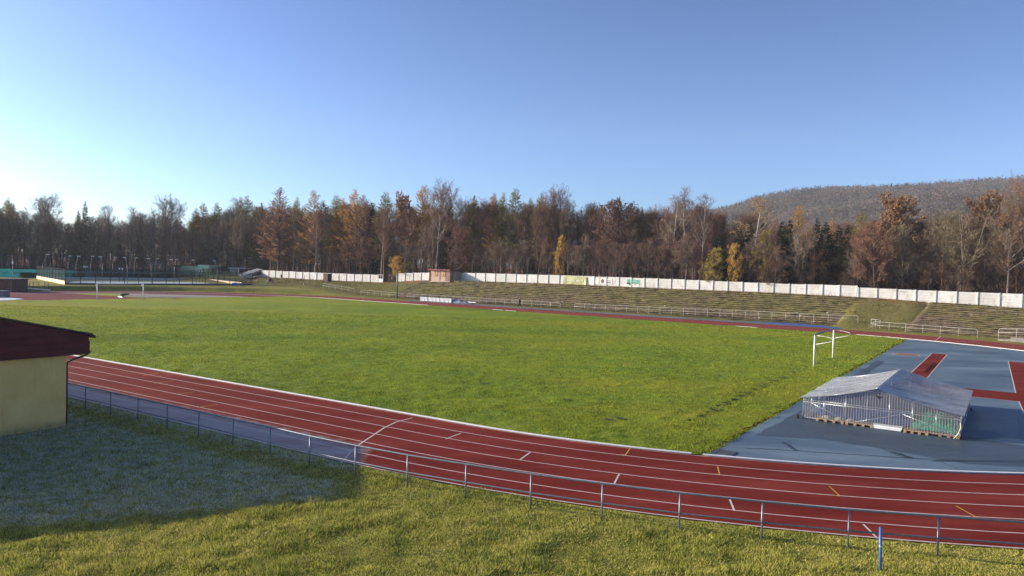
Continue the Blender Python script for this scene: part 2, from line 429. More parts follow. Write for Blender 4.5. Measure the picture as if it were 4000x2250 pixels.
# ------------------------------------------------------------------ the land
def grid_mesh(xs, ys, zf, st_space=False):
    X, Y = np.meshgrid(xs, ys)
    if st_space:
        Z = zf(X, Y); P = np.stack([EX[0]*X+EN[0]*Y, EX[1]*X+EN[1]*Y, Z], -1)
    else:
        s = X*EX[0]+Y*EX[1]; t = X*EN[0]+Y*EN[1]; P = np.stack([X, Y, zf(s, t)], -1)
    nx, ny = len(xs), len(ys); idx = np.arange(nx*ny).reshape(ny, nx)
    F = np.stack([idx[:-1, :-1], idx[:-1, 1:], idx[1:, 1:], idx[1:, :-1]], -1).reshape(-1, 4)
    return P.reshape(-1, 3), F
def axis(a, b, step, far, k=18):
    core = np.arange(a, b+.01, step); g = np.geomspace(step, far, k)
    return np.concatenate([a-g[::-1], core, b+g])
def ground_z(s, t):
    z = gz(s, t); r = kd(s, t)
    un = (vn(s, t, 1.1, 1)-.5)*.07+(vn(s, t, .55, 3)-.5)*.07+(vn(s, t, 3.7, 2)-.5)*.10
    un = un*sss(r, 8.2, 10.)*np.where((s < -128) & (r > 11), .25, 1)
    drop = 0.34*((t > 113.6) & (t < 125.4) & (s < 24) & (s > -105) & ~((s > -20) & (s < -10.5)))
    far = np.clip(np.hypot(s, t-60)-230, 0, 5000)
    return z-.03+un-drop-np.clip(far*.004, 0, 6)
gx = axis(-150, 90, 1.0, 5000); gx = np.unique(np.concatenate([gx, np.arange(-28, 24, .25), np.arange(-100, -38, .5)])); gy = axis(6, 235, 1.0, 5000); gy = np.unique(np.concatenate([gy, np.arange(12, 42, .25), np.arange(128, 168, .5)]))
P, F = grid_mesh(gx, gy, ground_z)
g = bpy.data.objects.new('ground', mesh_np('ground', P, F, True)); link(g); g.data.materials.append(M['ground']); tag(g, kind='structure')

def loop_pts(off, s_from=None, n=64):
    """closed loop at distance off outside the kerb, as (s,t)"""
    r = KR+off; out = []
    for i in range(n+1):
        a = -math.pi/2+math.pi*i/n; out.append((S0+r*math.cos(a), KC+r*math.sin(a)))
    m = max(40, n*2//3)
    for k in range(1, m): out.append((S0+(S1-S0)*k/m, KC+r))
    for i in range(n+1):
        a = math.pi/2+math.pi*i/n; out.append((S1+r*math.cos(a), KC+r*math.sin(a)))
    for k in range(1, m): out.append((S1+(S0-S1)*k/m, KC-r))
    return out
def ring(mb, o1, o2, z, lo=0, hi=None, wrap=True):
    a = loop_pts(o1); b = loop_pts(o2); n = len(a)
    rngi = range(n) if hi is None else range(lo, hi)
    for i in rngi:
        j = (i+1) % n; mb.quad(W(*a[i], z), W(*b[i], z), W(*b[j], z), W(*a[j], z))
    return mb
def struct(o): return tag(o, kind='structure')
# red track: the ring + far apron
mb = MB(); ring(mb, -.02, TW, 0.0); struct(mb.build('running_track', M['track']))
mb = MB()
for k in range(1, 6): ring(mb, TW/6*k-.028, TW/6*k+.028, .004)
ring(mb, TW-.09, TW-.02, .004); ring(mb, .05, .10, .0041)
def strip(mb, p, q, w, z, sp='px'):
    if sp == 'px': p = np.array(onz(*p, z)[:2]); q = np.array(onz(*q, z)[:2])
    else: p = np.array(W(*p)[:2]); q = np.array(W(*q)[:2])
    d = q-p; d /= np.linalg.norm(d); m = np.array([-d[1], d[0]])*w/2
    mb.quad((*(p+m), z), (*(p-m), z), (*(q-m), z), (*(q+m), z))
for p, q in (((1801.5, 1692), (1742, 1714)), ((2071, 1767), (2029, 1797)), ((2419, 1851.5), (2400, 1888)), ((2850, 1949), (2869, 1995)), ((3372, 2047), (3428, 2103)),
             ((3676, 1312), (3648, 1337))):
    strip(mb, p, q, .06, .008)
arc = [(1611, 1632), (1548, 1648), (1500, 1671), (1450, 1705), (1400, 1738), (1365, 1771), (1333, 1808)]
for a, b in zip(arc, arc[1:]): strip(mb, a, b, .07, .008)
struct(mb.build('lane_lines', M['line']))
mb = MB()
for a, b in (((558, 1468), (620, 1455)), ((604, 1497), (680, 1486)), ((682, 1540), (760, 1530)), ((770, 1592), (853, 1579)), ((2462, 1751), (2442, 1778)), ((2442, 1778), (2428, 1774)),
             ((2803, 1822), (2811, 1854)), ((2811, 1854), (2792, 1851)), ((3239, 1899), (3282, 1938)), ((3282, 1938), (3258, 1934)), ((3734, 1976), (3818, 2022)), ((3818, 2022), (3786, 2016))):
    strip(mb, a, b, .05, .008)
struct(mb.build('exchange_marks', M['yellow']))
# kerb: raised white aluminium rail on small dark feet
mb = MB(); a = loop_pts(-.05, n=256); b = loop_pts(.07, n=256); n = len(a)
gap = onz(2697, 1771); gs, gt = st(gap[0], gap[1])
for i in range(n):
    j = (i+1) % n
    if abs(a[i][0]-gs) < .24 and a[i][1] < 40: continue
    if a[i][1] > 60 and -86 < a[i][0] < -15 and not (-68.5 < a[i][0] < -66.5 or -66 < a[i][0] < -64.2 or -30 < a[i][0] < -27 or a[i][0] < -82): continue
    for (p0, p1, z0, z1) in ((a, b, .075, .075), (b, b, .035, .075), (a, a, .075, .035)):
        mb.quad(W(*p0[i], z0), W(*p1[i], z1), W(*p1[j], z1), W(*p0[j], z0))
struct(mb.build('track_kerb', M['white']))
# blue semicircle at the near end and runways
def poly_obj(name, pts, z, mat, sp='st'):
    mb = MB()
    if sp == 'st': v = [W(*p, z) for p in pts]
    else: v = [onz(*p, z) for p in pts]
    mb.quad(*v); return struct(mb.build(name, mat))
FE = -9.6
dp = [(FE, KC-math.sqrt(KR**2-(FE-S0)**2)+.03)]
for i in range(65):
    an = -math.pi/2+math.pi*i/64; s_, t_ = S0+(KR-.03)*math.cos(an), KC+(KR-.03)*math.sin(an)
    if s_ > FE+.05: dp.append((s_, t_))
dp.append((FE, KC+math.sqrt(KR**2-(FE-S0)**2)-.03))
poly_obj('blue_apron', dp, .004, M['blue'])
# damp patches on the blue surface
def blob(pts, seed, amp=.35, n=10):
    r = random.Random(seed); out = []
    for (a, b) in zip(pts, pts[1:]+pts[:1]):
        for k in range(n):
            f = k/n; out.append((a[0]+(b[0]-a[0])*f+r.uniform(-amp, amp), a[1]+(b[1]-a[1])*f+r.uniform(-amp, amp)))
    return out
poly_obj('damp_surface', blob([(-9.1, 33.4), (-6.5, 34.7), (-1.2, 33.9), (4.5, 36.5), (4.5, 38.4), (-8.9, 41.5)], 3, .09), .008, M['blue_wet'])
poly_obj('damp_strip', blob([(-9.0, 43), (-8.4, 43), (-8.6, 70), (-9.2, 70)], 4, .12), .008, M['blue_wet'])
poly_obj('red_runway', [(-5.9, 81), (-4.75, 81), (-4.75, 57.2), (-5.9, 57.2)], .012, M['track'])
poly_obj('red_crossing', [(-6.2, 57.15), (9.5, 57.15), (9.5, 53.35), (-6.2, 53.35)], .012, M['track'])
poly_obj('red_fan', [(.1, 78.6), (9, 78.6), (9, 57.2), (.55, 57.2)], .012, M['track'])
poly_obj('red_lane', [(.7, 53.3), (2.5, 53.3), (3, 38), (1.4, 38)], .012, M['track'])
mb = MB()
for p, q in (((-5.95, 81), (-5.95, 57.2)), ((-4.7, 81), (-4.7, 57.2)), ((-5.9, 81.04), (-4.75, 81.04)), ((.07, 78.6), (.52, 57.2)), ((-6.2, 53.3), (.7, 53.3)), ((.66, 53.2), (1.36, 38))): strip(mb, p, q, .06, .016, 'st')
cc = (-7.75, 77.5)
for i in range(40):
    a0, a1 = 2*math.pi*i/40, 2*math.pi*(i+1)/40
    strip(mb, (cc[0]+1.1*math.cos(a0), cc[1]+1.1*math.sin(a0)), (cc[0]+1.1*math.cos(a1), cc[1]+1.1*math.sin(a1)), .07, .016, 'st')
struct(mb.build('runway_lines', M['line']))
poly_obj('throwing_circle', [(cc[0]+1.06*math.cos(2*math.pi*i/40), cc[1]+1.06*math.sin(2*math.pi*i/40)) for i in range(40)], .012, plain('orange_circle', (.24, .12, .07), .8, 0, .25, 2))
mb = MB()
def seam_and_shadow(pts, w=.06, j=.05, z=.013):
    r = random.Random(int(pts[0][0])); P = []
    for a, b in zip(pts, pts[1:]):
        for k in range(8): f = k/8; P.append((a[0]+(b[0]-a[0])*f+r.uniform(-2, 2), a[1]+(b[1]-a[1])*f+r.uniform(-.8, .8)))
    P.append(pts[-1])
    for a, b in zip(P, P[1:]): strip(mb, a, b, w*r.uniform(.5, 1.3), z)
seam_and_shadow([(2908, 1749), (3160, 1763), (3300, 1773), (3570, 1790), (3760, 1799), (4000, 1808)]); seam_and_shadow([(3060, 1727), (3112, 1760)], .22); seam_and_shadow([(3420, 1740), (3510, 1780), (3562, 1790)], .05)
seam_and_shadow([(3485, 1763), (3562, 1790)], .25); seam_and_shadow([(3660, 1797), (3750, 1835)], .04); seam_and_shadow([(3390, 1419), (3735, 1440)], .05); seam_and_shadow([(3640, 1800), (4000, 1800)], .16)  # thin line beyond the tent is a painted cable shadow, the others are seams
seam_and_shadow([(3420, 1462), (3560, 1473), (3700, 1478)], .05)  # second cable shadow, painted as a dark strip
struct(mb.build('seams_and_shadow_lines', M['seam_and_shadow']))
mh = empty('drain_cover', onz(2838, 1768, .013), 'dark square drain cover beside the white kerb at the grass corner', 'drain cover')
mb = MB(); c0 = np.array(mh.location); mb.box(c0+np.array([*(EX*-.35+EN*-.3), 0]), (*(EX*.7), 0), (*(EN*.6), 0), (0, 0, .02)); mb.build('lid', M['darkgrey'], mh, bevel=.006)
# far straight: blue strip beside the red lanes, wide blue mat end
poly_obj('blue_strip', [(-95, 106.55), (-19, 106.55), (-19, 109.2), (-95, 109.2)], .004, M['blue'])
poly_obj('blue_landing', [(-31, 109.3), (-18.6, 107.2), (-18.6, 109.2), (-24, 112.2), (-31, 112.0)], .008, plain('strong_blue_surface', (.04, .10, .33), .6))
# left end apron, grass wedge and grey strip
lp = []
for i in range(49):
    an = math.pi/2+math.pi*i/48; s_, t_ = S1+(KR-.02)*math.cos(an), KC+(KR-.02)*math.sin(an)
    if s_ < -115.5: lp.append((s_, t_))
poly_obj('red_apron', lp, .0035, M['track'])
poly_obj('grey_strip', [st(*onz(px, py)[:2]) for px, py in ((470, 1157.5), (520, 1146.5), (640, 1149.5), (930, 1157), (1010, 1162), (940, 1162), (700, 1163), (560, 1162))], .010, M['greypit'])
poly_obj('grass_wedge', [st(*onz(px, py)[:2]) for px, py in ((270, 1146.5), (330, 1145.5), (520, 1146.5), (470, 1157.5), (560, 1162), (620, 1163.5), (520, 1162), (400, 1155))], .012, M['pitch'])
poly_obj('concrete_pad', [st(*onz(px, py)[:2]) for px, py in ((-60, 1168), (-60, 1175), (30, 1173), (95, 1168), (40, 1162), (10, 1163))], .010, M['court'])
mb = MB()
for a, b in (((255, 1146), (1010, 1161)), ((40, 1162), (95, 1168)), ((45, 1149), (105, 1150))): strip(mb, a, b, .5 if a[0] == 255 else .2, .016)
struct(mb.build('apron_lines', M['line']))
# pitch with a gently uneven surface
def pitch_z(s, t):
    e = np.minimum(np.minimum(s+121, FE-s), 6)
    return .03+(vn(s, t, .6, 5)-.5)*.09+(vn(s, t, 2.5, 6)-.5)*.05
ss_ = np.arange(-121, FE+.01, .26)
rows = []; ts_ = np.linspace(0, 1, 300)
SS, TT = np.meshgrid(ss_, ts_)
half = np.where(SS > S0, np.sqrt(np.clip(KR**2-(SS-S0)**2, 0, None)), np.where(SS < S1, np.sqrt(np.clip(KR**2-(S1-SS)**2, 0, None)), KR))-.06
Tt = KC-half+TT*2*half
lim = -121+np.clip((Tt-49)/41, 0, 1)*4.8
SS2 = np.maximum(SS, lim)
SS2 = SS2-np.where(SS2 > FE-.4, vn(SS2, Tt, .8, 9)*.25, 0)
Z = pitch_z(SS2, Tt); edge_ = (SS >= FE-.3); Z = np.where(edge_, .03, Z); Z[0, :] = .01; Z[-1, :] = .01
P = np.stack([EX[0]*SS2+EN[0]*Tt, EX[1]*SS2+EN[1]*Tt, Z], -1).reshape(-1, 3)
idx = np.arange(SS.size).reshape(SS.shape); F = np.stack([idx[:-1, :-1], idx[:-1, 1:], idx[1:, 1:], idx[1:, :-1]], -1).reshape(-1, 4)
o = bpy.data.objects.new('football_pitch', mesh_np('football_pitch', P, F, True)); link(o); o.data.materials.append(M['pitch']); struct(o)

# ------------------------------------------------------------------ grass blades
def blades(name, mat, s, t, z, h, w, lean=.5):
    n = len(s); x = EX[0]*s+EN[0]*t; y = EX[1]*s+EN[1]*t
    a = rng.uniform(0, 2*math.pi, n); dx, dy = np.cos(a)*w/2, np.sin(a)*w/2
    la = rng.uniform(0, 2*math.pi, n); ll = h*rng.uniform(0, lean*1.6, n)
    V = np.empty((n, 3, 3), np.float32)
    V[:, 0] = np.stack([x-dx, y-dy, z], -1); V[:, 1] = np.stack([x+dx, y+dy, z], -1)
    V[:, 2] = np.stack([x+np.cos(la)*ll, y+np.sin(la)*ll, z+h], -1)
    o = bpy.data.objects.new(name, mesh_np(name, V.reshape(-1, 3), np.arange(n*3, dtype=np.int32).reshape(-1, 3))); link(o); o.data.materials.append(mat)
    return o
# near bank: rejection sample in view
def near_pts(N):
    px = rng.uniform(-150, 4150, N); X = np.empty(N); Y = np.empty(N)
    Yd = rng.uniform(14.5, 36, N)**1.0
    X = (px-2000)/FPX*Yd; s = X*EX[0]+Yd*EX[1]; t = X*EN[0]+Yd*EN[1]
    return s, t, Yd
s, t, Yd = near_pts(900000)
xo = rng.uniform(-38, 34, 420000); yo = rng.uniform(3, 34, 420000); s = np.concatenate([s, xo*EX[0]+yo*EX[1]]); t = np.concatenate([t, xo*EN[0]+yo*EN[1]]); Yd = np.concatenate([Yd, np.maximum(yo, 16)])
r = kd(s, t)
edge = TW+.05+ (vn(s, t, .5, 33)-.5)*.25
ok = (r > edge) & ~((s < -32.3) & (t < 16.3))
dens = .25+.9*vn(s, t, .55, 21)*(.4+vn(s, t, 2.3, 22))
keep = ok & (rng.uniform(0, 1, len(s)) < dens*np.clip(1.5-(Yd-14)/40, .3, 1))
s, t, Yd = s[keep], t[keep], Yd[keep]
hh = .035+.15*vn(s, t, .45, 23)*vn(s, t, 1.9, 24)*rng.uniform(.5, 1.5, len(s))
tag(blades('grass', M['blades'], s, t, ground_z(s, t)-.01, hh, .012+.0007*Yd, .8), 'short tufty olive grass on the near bank in front of the railing', 'grass', kind='stuff')
# pitch blades
N = 760000
px = rng.uniform(-100, 4100, N); Yd = 25+ (rng.uniform(0, 1, N)**1.6)*75
X = (px-2000)/FPX*Yd; s = X*EX[0]+Yd*EX[1]; t = X*EN[0]+Yd*EN[1]
ok = (kd(s, t) < -.05) & (s < FE-.05+vn(s, t, .6, 8)*.25) & (s > -118)
ok &= rng.uniform(0, 1, N) < (.25+.9*vn(s, t, .8, 31))
s, t, Yd = s[ok], t[ok], Yd[ok]
tag(blades('pitch_grass', M['pitchblades'], s, t, pitch_z(s, t)-.01, rng.uniform(.03, .09, len(s))*(.5+1.0*vn(s, t, .9, 32)), .010+.0008*Yd, .8), 'green turf blades covering the football pitch', 'grass', kind='stuff')

# trail of trodden marks across the corner of the pitch
mb = MB(); r_ = random.Random(9)
def scuff(px, py, a_, b_):
    x, y, _ = onz(px, py, .06); n_ = 9; q_ = []
    for k in range(n_):
        an_ = 2*math.pi*k/n_; u_, v_ = a_*math.cos(an_)*r_.uniform(.7, 1.2), b_*math.sin(an_)*r_.uniform(.7, 1.2); q_.append((x+u_, y+v_, .075))
    mb.quad(*q_)
for k in range(150):
    f_ = k/149; px = 2680+(3530-2680)*f_+r_.gauss(0, 7); py = float(np.interp(px, (2680, 2860, 3175, 3530), (1650, 1560, 1417, 1343)))+r_.gauss(0, 5); sz = .12*(1.1-.35*f_)
    scuff(px, py, sz*r_.uniform(.7, 1.9), sz*r_.uniform(.6, 1.3))
for px, py in ((2375, 1638), (2405, 1630), (2425, 1634), (2730, 1548), (2640, 1600), (3020, 1380), (1900, 1500), (2210, 1560), (2560, 1480)): scuff(px, py, .3, .14)
tag(mb.build('trodden_marks', plain('trodden_dark_turf', (.05, .075, .014), .9, 0, .4, 8)), 'line of dark trodden marks crossing the pitch corner by the near goal', 'marks', kind='stuff')
# ------------------------------------------------------------------ terraces
def terrace(name, s0, s1, t0, rows, slant0, slant1):
    """stepped rows from t0 up to the wall, each a tread and an eroded riser"""
    pts = []; F = []
    T1 = 124.6; dt = (T1-t0)/rows
    ns = int((s1-s0)/.35); S = np.linspace(0, 1, ns+1)
    prof = []
    for k in range(rows):
        ta = t0+k*dt
        for (dt_, f) in ((.0, 0.), (.14, .70), (-.04, .86), (.02, 1.06), (.3, 1.06), (.86, .92)): prof.append((ta+dt_*dt, k, f))
    prof.append((T1+.7, rows-1, 1.0))
    V = np.empty((len(prof), ns+1, 3))
    for i, (tt_, k, f) in enumerate(prof):
        fr = (tt_-t0)/(T1-t0)
        sa = s0+slant0*fr; sb = s1+slant1*fr; s = sa+(sb-sa)*S
        base = zb(s)*(k+f)/rows
        er = (vn(s, np.full_like(s, k*7.3), 1.1, 41)-.5)*.10+(vn(s, np.full_like(s, k*3.1+i*.37), .4, 42)-.5)*.08
        tj = (vn(s, np.full_like(s, k*5.7), .9, 43)-.5)*.22
        fade = sss(s, sa, sa+1.2)*sss(-s, -sb, -sb+1.2)
        z = (base+er*(f > .1))*fade+(zb(s)*np.clip((tt_-t0)/(T1-t0), 0, 1)-.06)*(1-fade)
        t2 = tt_+tj*fade
        V[i] = np.stack([EX[0]*s+EN[0]*t2, EX[1]*s+EN[1]*t2, z], -1)
    idx = np.arange(V.shape[0]*V.shape[1]).reshape(V.shape[:2])
    F = np.stack([idx[:-1, :-1], idx[:-1, 1:], idx[1:, 1:], idx[1:, :-1]], -1).reshape(-1, 4)
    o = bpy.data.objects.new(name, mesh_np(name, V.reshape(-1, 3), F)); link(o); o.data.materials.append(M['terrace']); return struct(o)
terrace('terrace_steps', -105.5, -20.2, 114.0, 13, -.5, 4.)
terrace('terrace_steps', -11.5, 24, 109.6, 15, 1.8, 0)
# tufts on the terrace lips and bank
n = 90000; s = rng.uniform(-160, 24, n); t = rng.uniform(109.7, 125.8, n)
ok = rng.uniform(0, 1, n) < vn(s, t*1.5, 1.1, 51)*1.1; ok &= (t > 112.6) | (s > -19)
s, t = s[ok], t[ok]
tag(blades('dry_grass', M['drygrass'], s, t, gz(s, t)-.05, rng.uniform(.10, .30, len(s))*(.4+vn(s, t, 2, 52)), rng.uniform(.04, .08, len(s)), 1.2), 'dry olive grass tufts growing over the terraces below the white wall', 'grass', kind='stuff')
# stone chips
mb = MB()
for k in range(900):
    if k < 620: s_ = random.uniform(-10, 6); t_ = random.uniform(109.8, 123.5)
    else: s_ = random.uniform(-104, -20); t_ = random.uniform(114.2, 119)
    x, y, _ = W(s_, t_); z = float(gz(s_, t_))+.06; a = random.uniform(.08, .32); b = random.uniform(.06, .14); c = random.uniform(.03, .10); an = TH+random.uniform(-.4, .4)
    ax = np.array([math.cos(an), math.sin(an), random.uniform(-.15, .15)]); ay = np.array([-ax[1], ax[0], .1])
    mb.box((x, y, z), ax*a, ay*b, (random.uniform(-.02, .02), 0, c))
tag(mb.build('stone_rubble', M['stones']), 'pale broken stones strewn over the old terrace rows', 'stones', kind='stuff')
# fallen leaves by the wall
n = 24000; s = rng.uniform(-106, 14, n); t = WT-.15-np.abs(rng.normal(0, 1.0, n)); wgt = vn(s, t*0, 9, 61)
ok = (rng.uniform(0, 1, n) < .25+1.3*(wgt-.35)) | ((s > -78) & (s < -40) & (rng.uniform(0, 1, n) < .5)); s, t = s[ok], t[ok]
tag(blades('fallen_leaves', trees_mat('litter_leaves', (.36, .14, .06), .4), s, t, gz(s, t)+.02, rng.uniform(.01, .07, len(s)), rng.uniform(.06, .14, len(s)), 2.0), 'rust brown fallen leaves lying along the foot of the white wall', 'fallen leaves', kind='stuff')

n = 420; s, t, Yd = near_pts(n); ok = (kd(s, t) > TW+.3) & ~((s < -32) & (t < 17)); s, t = s[ok], t[ok]
x_, y_ = EX[0]*s+EN[0]*t, EX[1]*s+EN[1]*t; v, f = cards_(np.stack([x_, y_, ground_z(s, t)+.06], -1), .085)
o = bpy.data.objects.new('scattered_leaves', mesh_np('scattered_leaves', v, f)); link(o); o.data.materials.append(trees_mat('scattered_leaf', (.42, .26, .09), .5, .2)); tag(o, 'scattered yellow and brown leaves lying in the near grass', 'fallen leaves', kind='stuff')
# ------------------------------------------------------------------ the white wall
def wall_top(s, sp):
    src = WP2 if s > sp else WP
    return float(np.interp(s, [w[0] for w in src], [w[2] for w in src]))
sp = WP[-1][0]+.1
def panel_wall(s0, s1, label, L=2.55):
    base = empty('concrete_wall', W(s0, WT, float(zb(s0))), label, 'wall')
    n = max(1, round((s1-s0)/L)); L = (s1-s0)/n
    for i in range(n):
        a = s0+i*L; b = a+L; m = (a+b)/2; zt = (wall_top(a+.1, sp)+wall_top(b-.1, sp))/2+random.uniform(-.03, .03); zz = float(zb(m))-.25
        mb = MB(); tilt = random.uniform(-.02, .02)
        e3 = np.array([*EX, 0]); n3 = np.array([*EN, 0])
        rows = 5; hh = (zt-zz)/rows
        for r_ in range(rows):
            o_ = e3*(a+.07)+n3*(WT+random.uniform(-.006, .006))+np.array([0, 0, zz+r_*hh])
            mb.box(o_, e3*(L-.14), n3*.06, (0, 0, hh-.012))
        mb.build('panel', M['wall'], base)
    mb = MB()
    for i in range(n+1):
        a = s0+i*L; zt = wall_top(min(max(a, s0+.1), s1-.1), sp)+.04
        mb = MB().bx(a-.08, a+.08, WT-.10, WT+.09, float(zb(a))-.3, zt+.01)
        mb.build('post', M['wall'], base)
    return base
sg0 = ont(1497, 1090, WT)[0]; sg1 = ont(1550, 1090, WT)[0]; sh0 = ont(1676, 1090, WT)[0]; sh1 = ont(1785, 1090, WT)[0]
panel_wall(ont(1024, 1080, WT)[0], ont(1476, 1090, WT)[0], 'white concrete panel wall left of the yellow bush and gate gap')
panel_wall(sg1+.1, sh0, 'short greyish white panel wall between the gate gap and the pink hut')
panel_wall(sh1-.3, sp, 'long white concrete panel wall above the terraces right of the pink hut')
panel_wall(sp+.18, 17, 'lower white panel wall at the far right end with faint graffiti')
# graffiti arc on the right-hand wall
gq = ont(3925, 1170, WT); e = empty('graffiti', W(gq[0], WT-.02, gq[2]), 'faint pale smiling face graffiti on the lower right white wall', 'graffiti')
mb = MB(); pt = []
for i in range(13):
    a = math.pi*(i/12); pt.append(W(gq[0]+.62*math.cos(a), WT-.015, gq[2]+.05+.5*math.sin(a)))
mb.tube(pt, .025, 5)
for dx in (-.3, 0, .3): mb.tube([W(gq[0]+dx, WT-.015, gq[2]+.05), W(gq[0]+dx+.03, WT-.015, gq[2]+.22)], .03, 5)
mb.build('painted_face', plain('pale_spray_paint', (.85, .82, .78), .7, 0, .03), e)
gq = ont(3527, 1140, WT); gg = empty('graffiti', W(gq[0], WT-.02, gq[2]), 'small dark scribbled tag at the top of the white wall', 'graffiti')
mb = MB(); mb.tube([W(gq[0]-.35+.7*i/14, WT-.015, gq[2]+.08*math.sin(i*2.3)) for i in range(15)], .012, 4); mb.build('scribble', M['darkgrey'], gg)

# posters on the wall
def poster(name, x0, x1, y0, y1, y0b, y1b, mat, label, cat, wav=0, off=.04):
    a = ont(x0, y0, WT-off); b = ont(x0, y1, WT-off); c = ont(x1, y0b, WT-off); d = ont(x1, y1b, WT-off)
    e = empty(name, W(a[0], WT-off, b[2]), label, cat); mb = MB(); nx, ny = 28, 10; V = []; Fq = []
    for j in range(ny+1):
        for i in range(nx+1):
            u, v = i/nx, j/ny; s_ = a[0]+(c[0]-a[0])*u; zt = a[2]+(c[2]-a[2])*u; zl = b[2]+(d[2]-b[2])*u
            sag = wav*.35*math.sin(math.pi*u)*v*.2
            V.append(W(s_, WT-off-wav*(.5+.5*math.sin(u*16+v*3*(1 if u < .5 else -1)))*.8*(v+.2)-.0, zt+(zl-zt)*(1-(1-v))+sag))
    for j in range(ny):
        for i in range(nx): k = j*(nx+1)+i; Fq.append((k, k+1, k+nx+2, k+nx+1))
    mb.add(V, Fq); o = mb.build('sheet', mat, e, smooth=wav > 0); return e, (a, b, c, d)
M['banner_y'] = plain('faded_yellow_green_banner', (.52, .52, .26), .6, 0, .3, .9)
M['banner_g'] = plain('green_poster', (.10, .42, .30), .5, 0, .1)
M['poster_w'] = plain('white_poster', (.78, .76, .72), .5, 0, .05)
M['poster_r'] = plain('red_print', (.55, .05, .07), .5); M['poster_k'] = plain('dark_print', (.05, .06, .06), .5)
M['banner_t'] = plain('faded_white_lettering', (.70, .70, .52), .6, 0, .05)
def poster_rect(e, ab, u0, u1, v0, v1, mat, name, off=.05, wav=False):
    a, b, c, d = ab; mb = MB(); q = []
    for u, v in ((u0, v0), (u1, v0), (u1, v1), (u0, v1)):
        zt = a[2]+(c[2]-a[2])*u; zl = b[2]+(d[2]-b[2])*u; q.append(W(a[0]+(c[0]-a[0])*u, WT-off, zt+(zl-zt)*v))
    mb.quad(*q); return mb.build(name, mat, e)
e, ab = poster('wall_banner', 2201, 2291, 1077, 1109, 1081, 1113, M['banner_y'], 'wide crumpled yellow green banner hung over two panels of the white wall', 'banner', .10, .13)
for k in range(14):
    if k == 7: continue
    poster_rect(e, ab, .17+k*.05, .17+k*.05+.032, .38+.02*(k % 3), .62+.03*(k % 2), M['banner_t'], 'letter', .26)
e, ab = poster('wall_poster', 2346, 2392, 1088, 1108, 1090, 1112, M['poster_w'], 'white poster with a round red logo and dark writing on the wall', 'poster')
for i in range(1):
    a_, b_, c_, d_ = ab; mb = MB(); cx_ = a_[0]+(c_[0]-a_[0])*.17; cz = (a_[2]+b_[2])/2
    for rr_, nm, mt, of in ((.30, 'logo_ring', M['poster_k'], .05), (.16, 'logo_centre', M['poster_r'], .056)):
        m2 = MB(); m2.quad(*[W(cx_+rr_*math.cos(2*math.pi*k/20), WT-of, cz+rr_*1.25*math.sin(2*math.pi*k/20)) for k in range(20)]); m2.build(nm, mt, e)
for k in range(6): poster_rect(e, ab, .42+k*.085, .42+k*.085+.06, .56, .74+.04*(k % 2), M['poster_k'], 'letter')
for k in range(5): poster_rect(e, ab, .48+k*.08, .48+k*.08+.055, .28, .40, M['poster_k'], 'letter')
e, ab = poster('wall_poster', 2449, 2497, 1090, 1120, 1092, 1124, M['poster_w'], 'green and white poster with a dark vehicle picture on the wall', 'poster')
poster_rect(e, ab, .02, .97, .02, .58, M['banner_g'], 'green_field', .047)
poster_rect(e, ab, .0, .38, .45, .66, M['poster_k'], 'dark_picture', .053); poster_rect(e, ab, .2, .34, .6, .78, M['poster_k'], 'dark_picture', .053)
for k in range(8): poster_rect(e, ab, .28+k*.07, .28+k*.07+.05, .2, .27, M['poster_w'], 'letter', .053)
a_, b_, c_, d_ = ab; m2 = MB(); cx_ = a_[0]+(c_[0]-a_[0])*.66; cz = b_[2]+(a_[2]-b_[2])*.36
m2.quad(*[W(cx_+.2*math.cos(2*math.pi*k/20), WT-.056, cz+.17*math.sin(2*math.pi*k/20)) for k in range(20)]); m2.build('round_logo', plain('salmon_print', (.65, .25, .16), .6), e)
e, ab = poster('wall_poster', 2300, 2340, 1085, 1108, 1087, 1110, M['poster_w'], 'blank washed-out white poster left of the red logo poster', 'poster', 0, .035)
for k in range(3): poster_rect(e, ab, .1, .8, .2+.22*k, .24+.22*k, plain('faded_print', (.6, .6, .62), .6, 0, .03), 'faded_line', .045)

# ------------------------------------------------------------------ gate, green pole, outhouse, hut
q0 = ont(1478, 1100, WT-.3); q1 = ont(1495, 1100, WT-.3)
e = empty('gate', W(q0[0], WT-.3, q0[2]), 'small white framed gate leaf beside the yellow bush', 'gate')
mb = MB(); zt = ont(1486, 1073, WT-.3)[2]; z0 = ont(1486, 1103, WT-.3)[2]
for s_ in (q0[0], q1[0]): mb.bx(s_-.04, s_+.04, WT-.34, WT-.26, z0, zt)
for z_ in (z0, (z0+zt)/2-.1, zt-.08): mb.bx(q0[0]+.04, q1[0]-.04, WT-.335, WT-.265, z_, z_+.07)
mb.build('frame', M['white'], e); MB().bx(q0[0]+.05, q1[0]-.05, WT-.32, WT-.29, z0+.07, (z0+zt)/2-.11).build('lower_panel', M['mat_white'], e)
mb = MB()
for k in range(7): s_ = q0[0]+.1+(q1[0]-q0[0]-.2)*k/6; mb.bx(s_-.012, s_+.012, WT-.31, WT-.29, (z0+zt)/2, zt-.08)
mb.build('bars', M['galv'], e)
q0 = ont(1519, 1095, WT); q1 = ont(1549, 1093, WT)
e = empty('gate', W(q0[0], WT, q0[2]), 'dark barred metal gate standing open behind the green pole', 'gate')
zt = ont(1530, 1075, WT)[2]; z0 = ont(1530, 1098, WT)[2]; mb = MB()
mb.bx(q0[0]-.06, q0[0]+.06, WT-.06, WT+.06, z0-.3, zt+.25); mb.build('post', M['darkgrey'], e); mb = MB()
for k in range(13): s_ = q0[0]+.15+(q1[0]-q0[0]-.2)*k/12; mb.bx(s_-.015, s_+.015, WT-.02, WT+.02, z0+.2, zt)
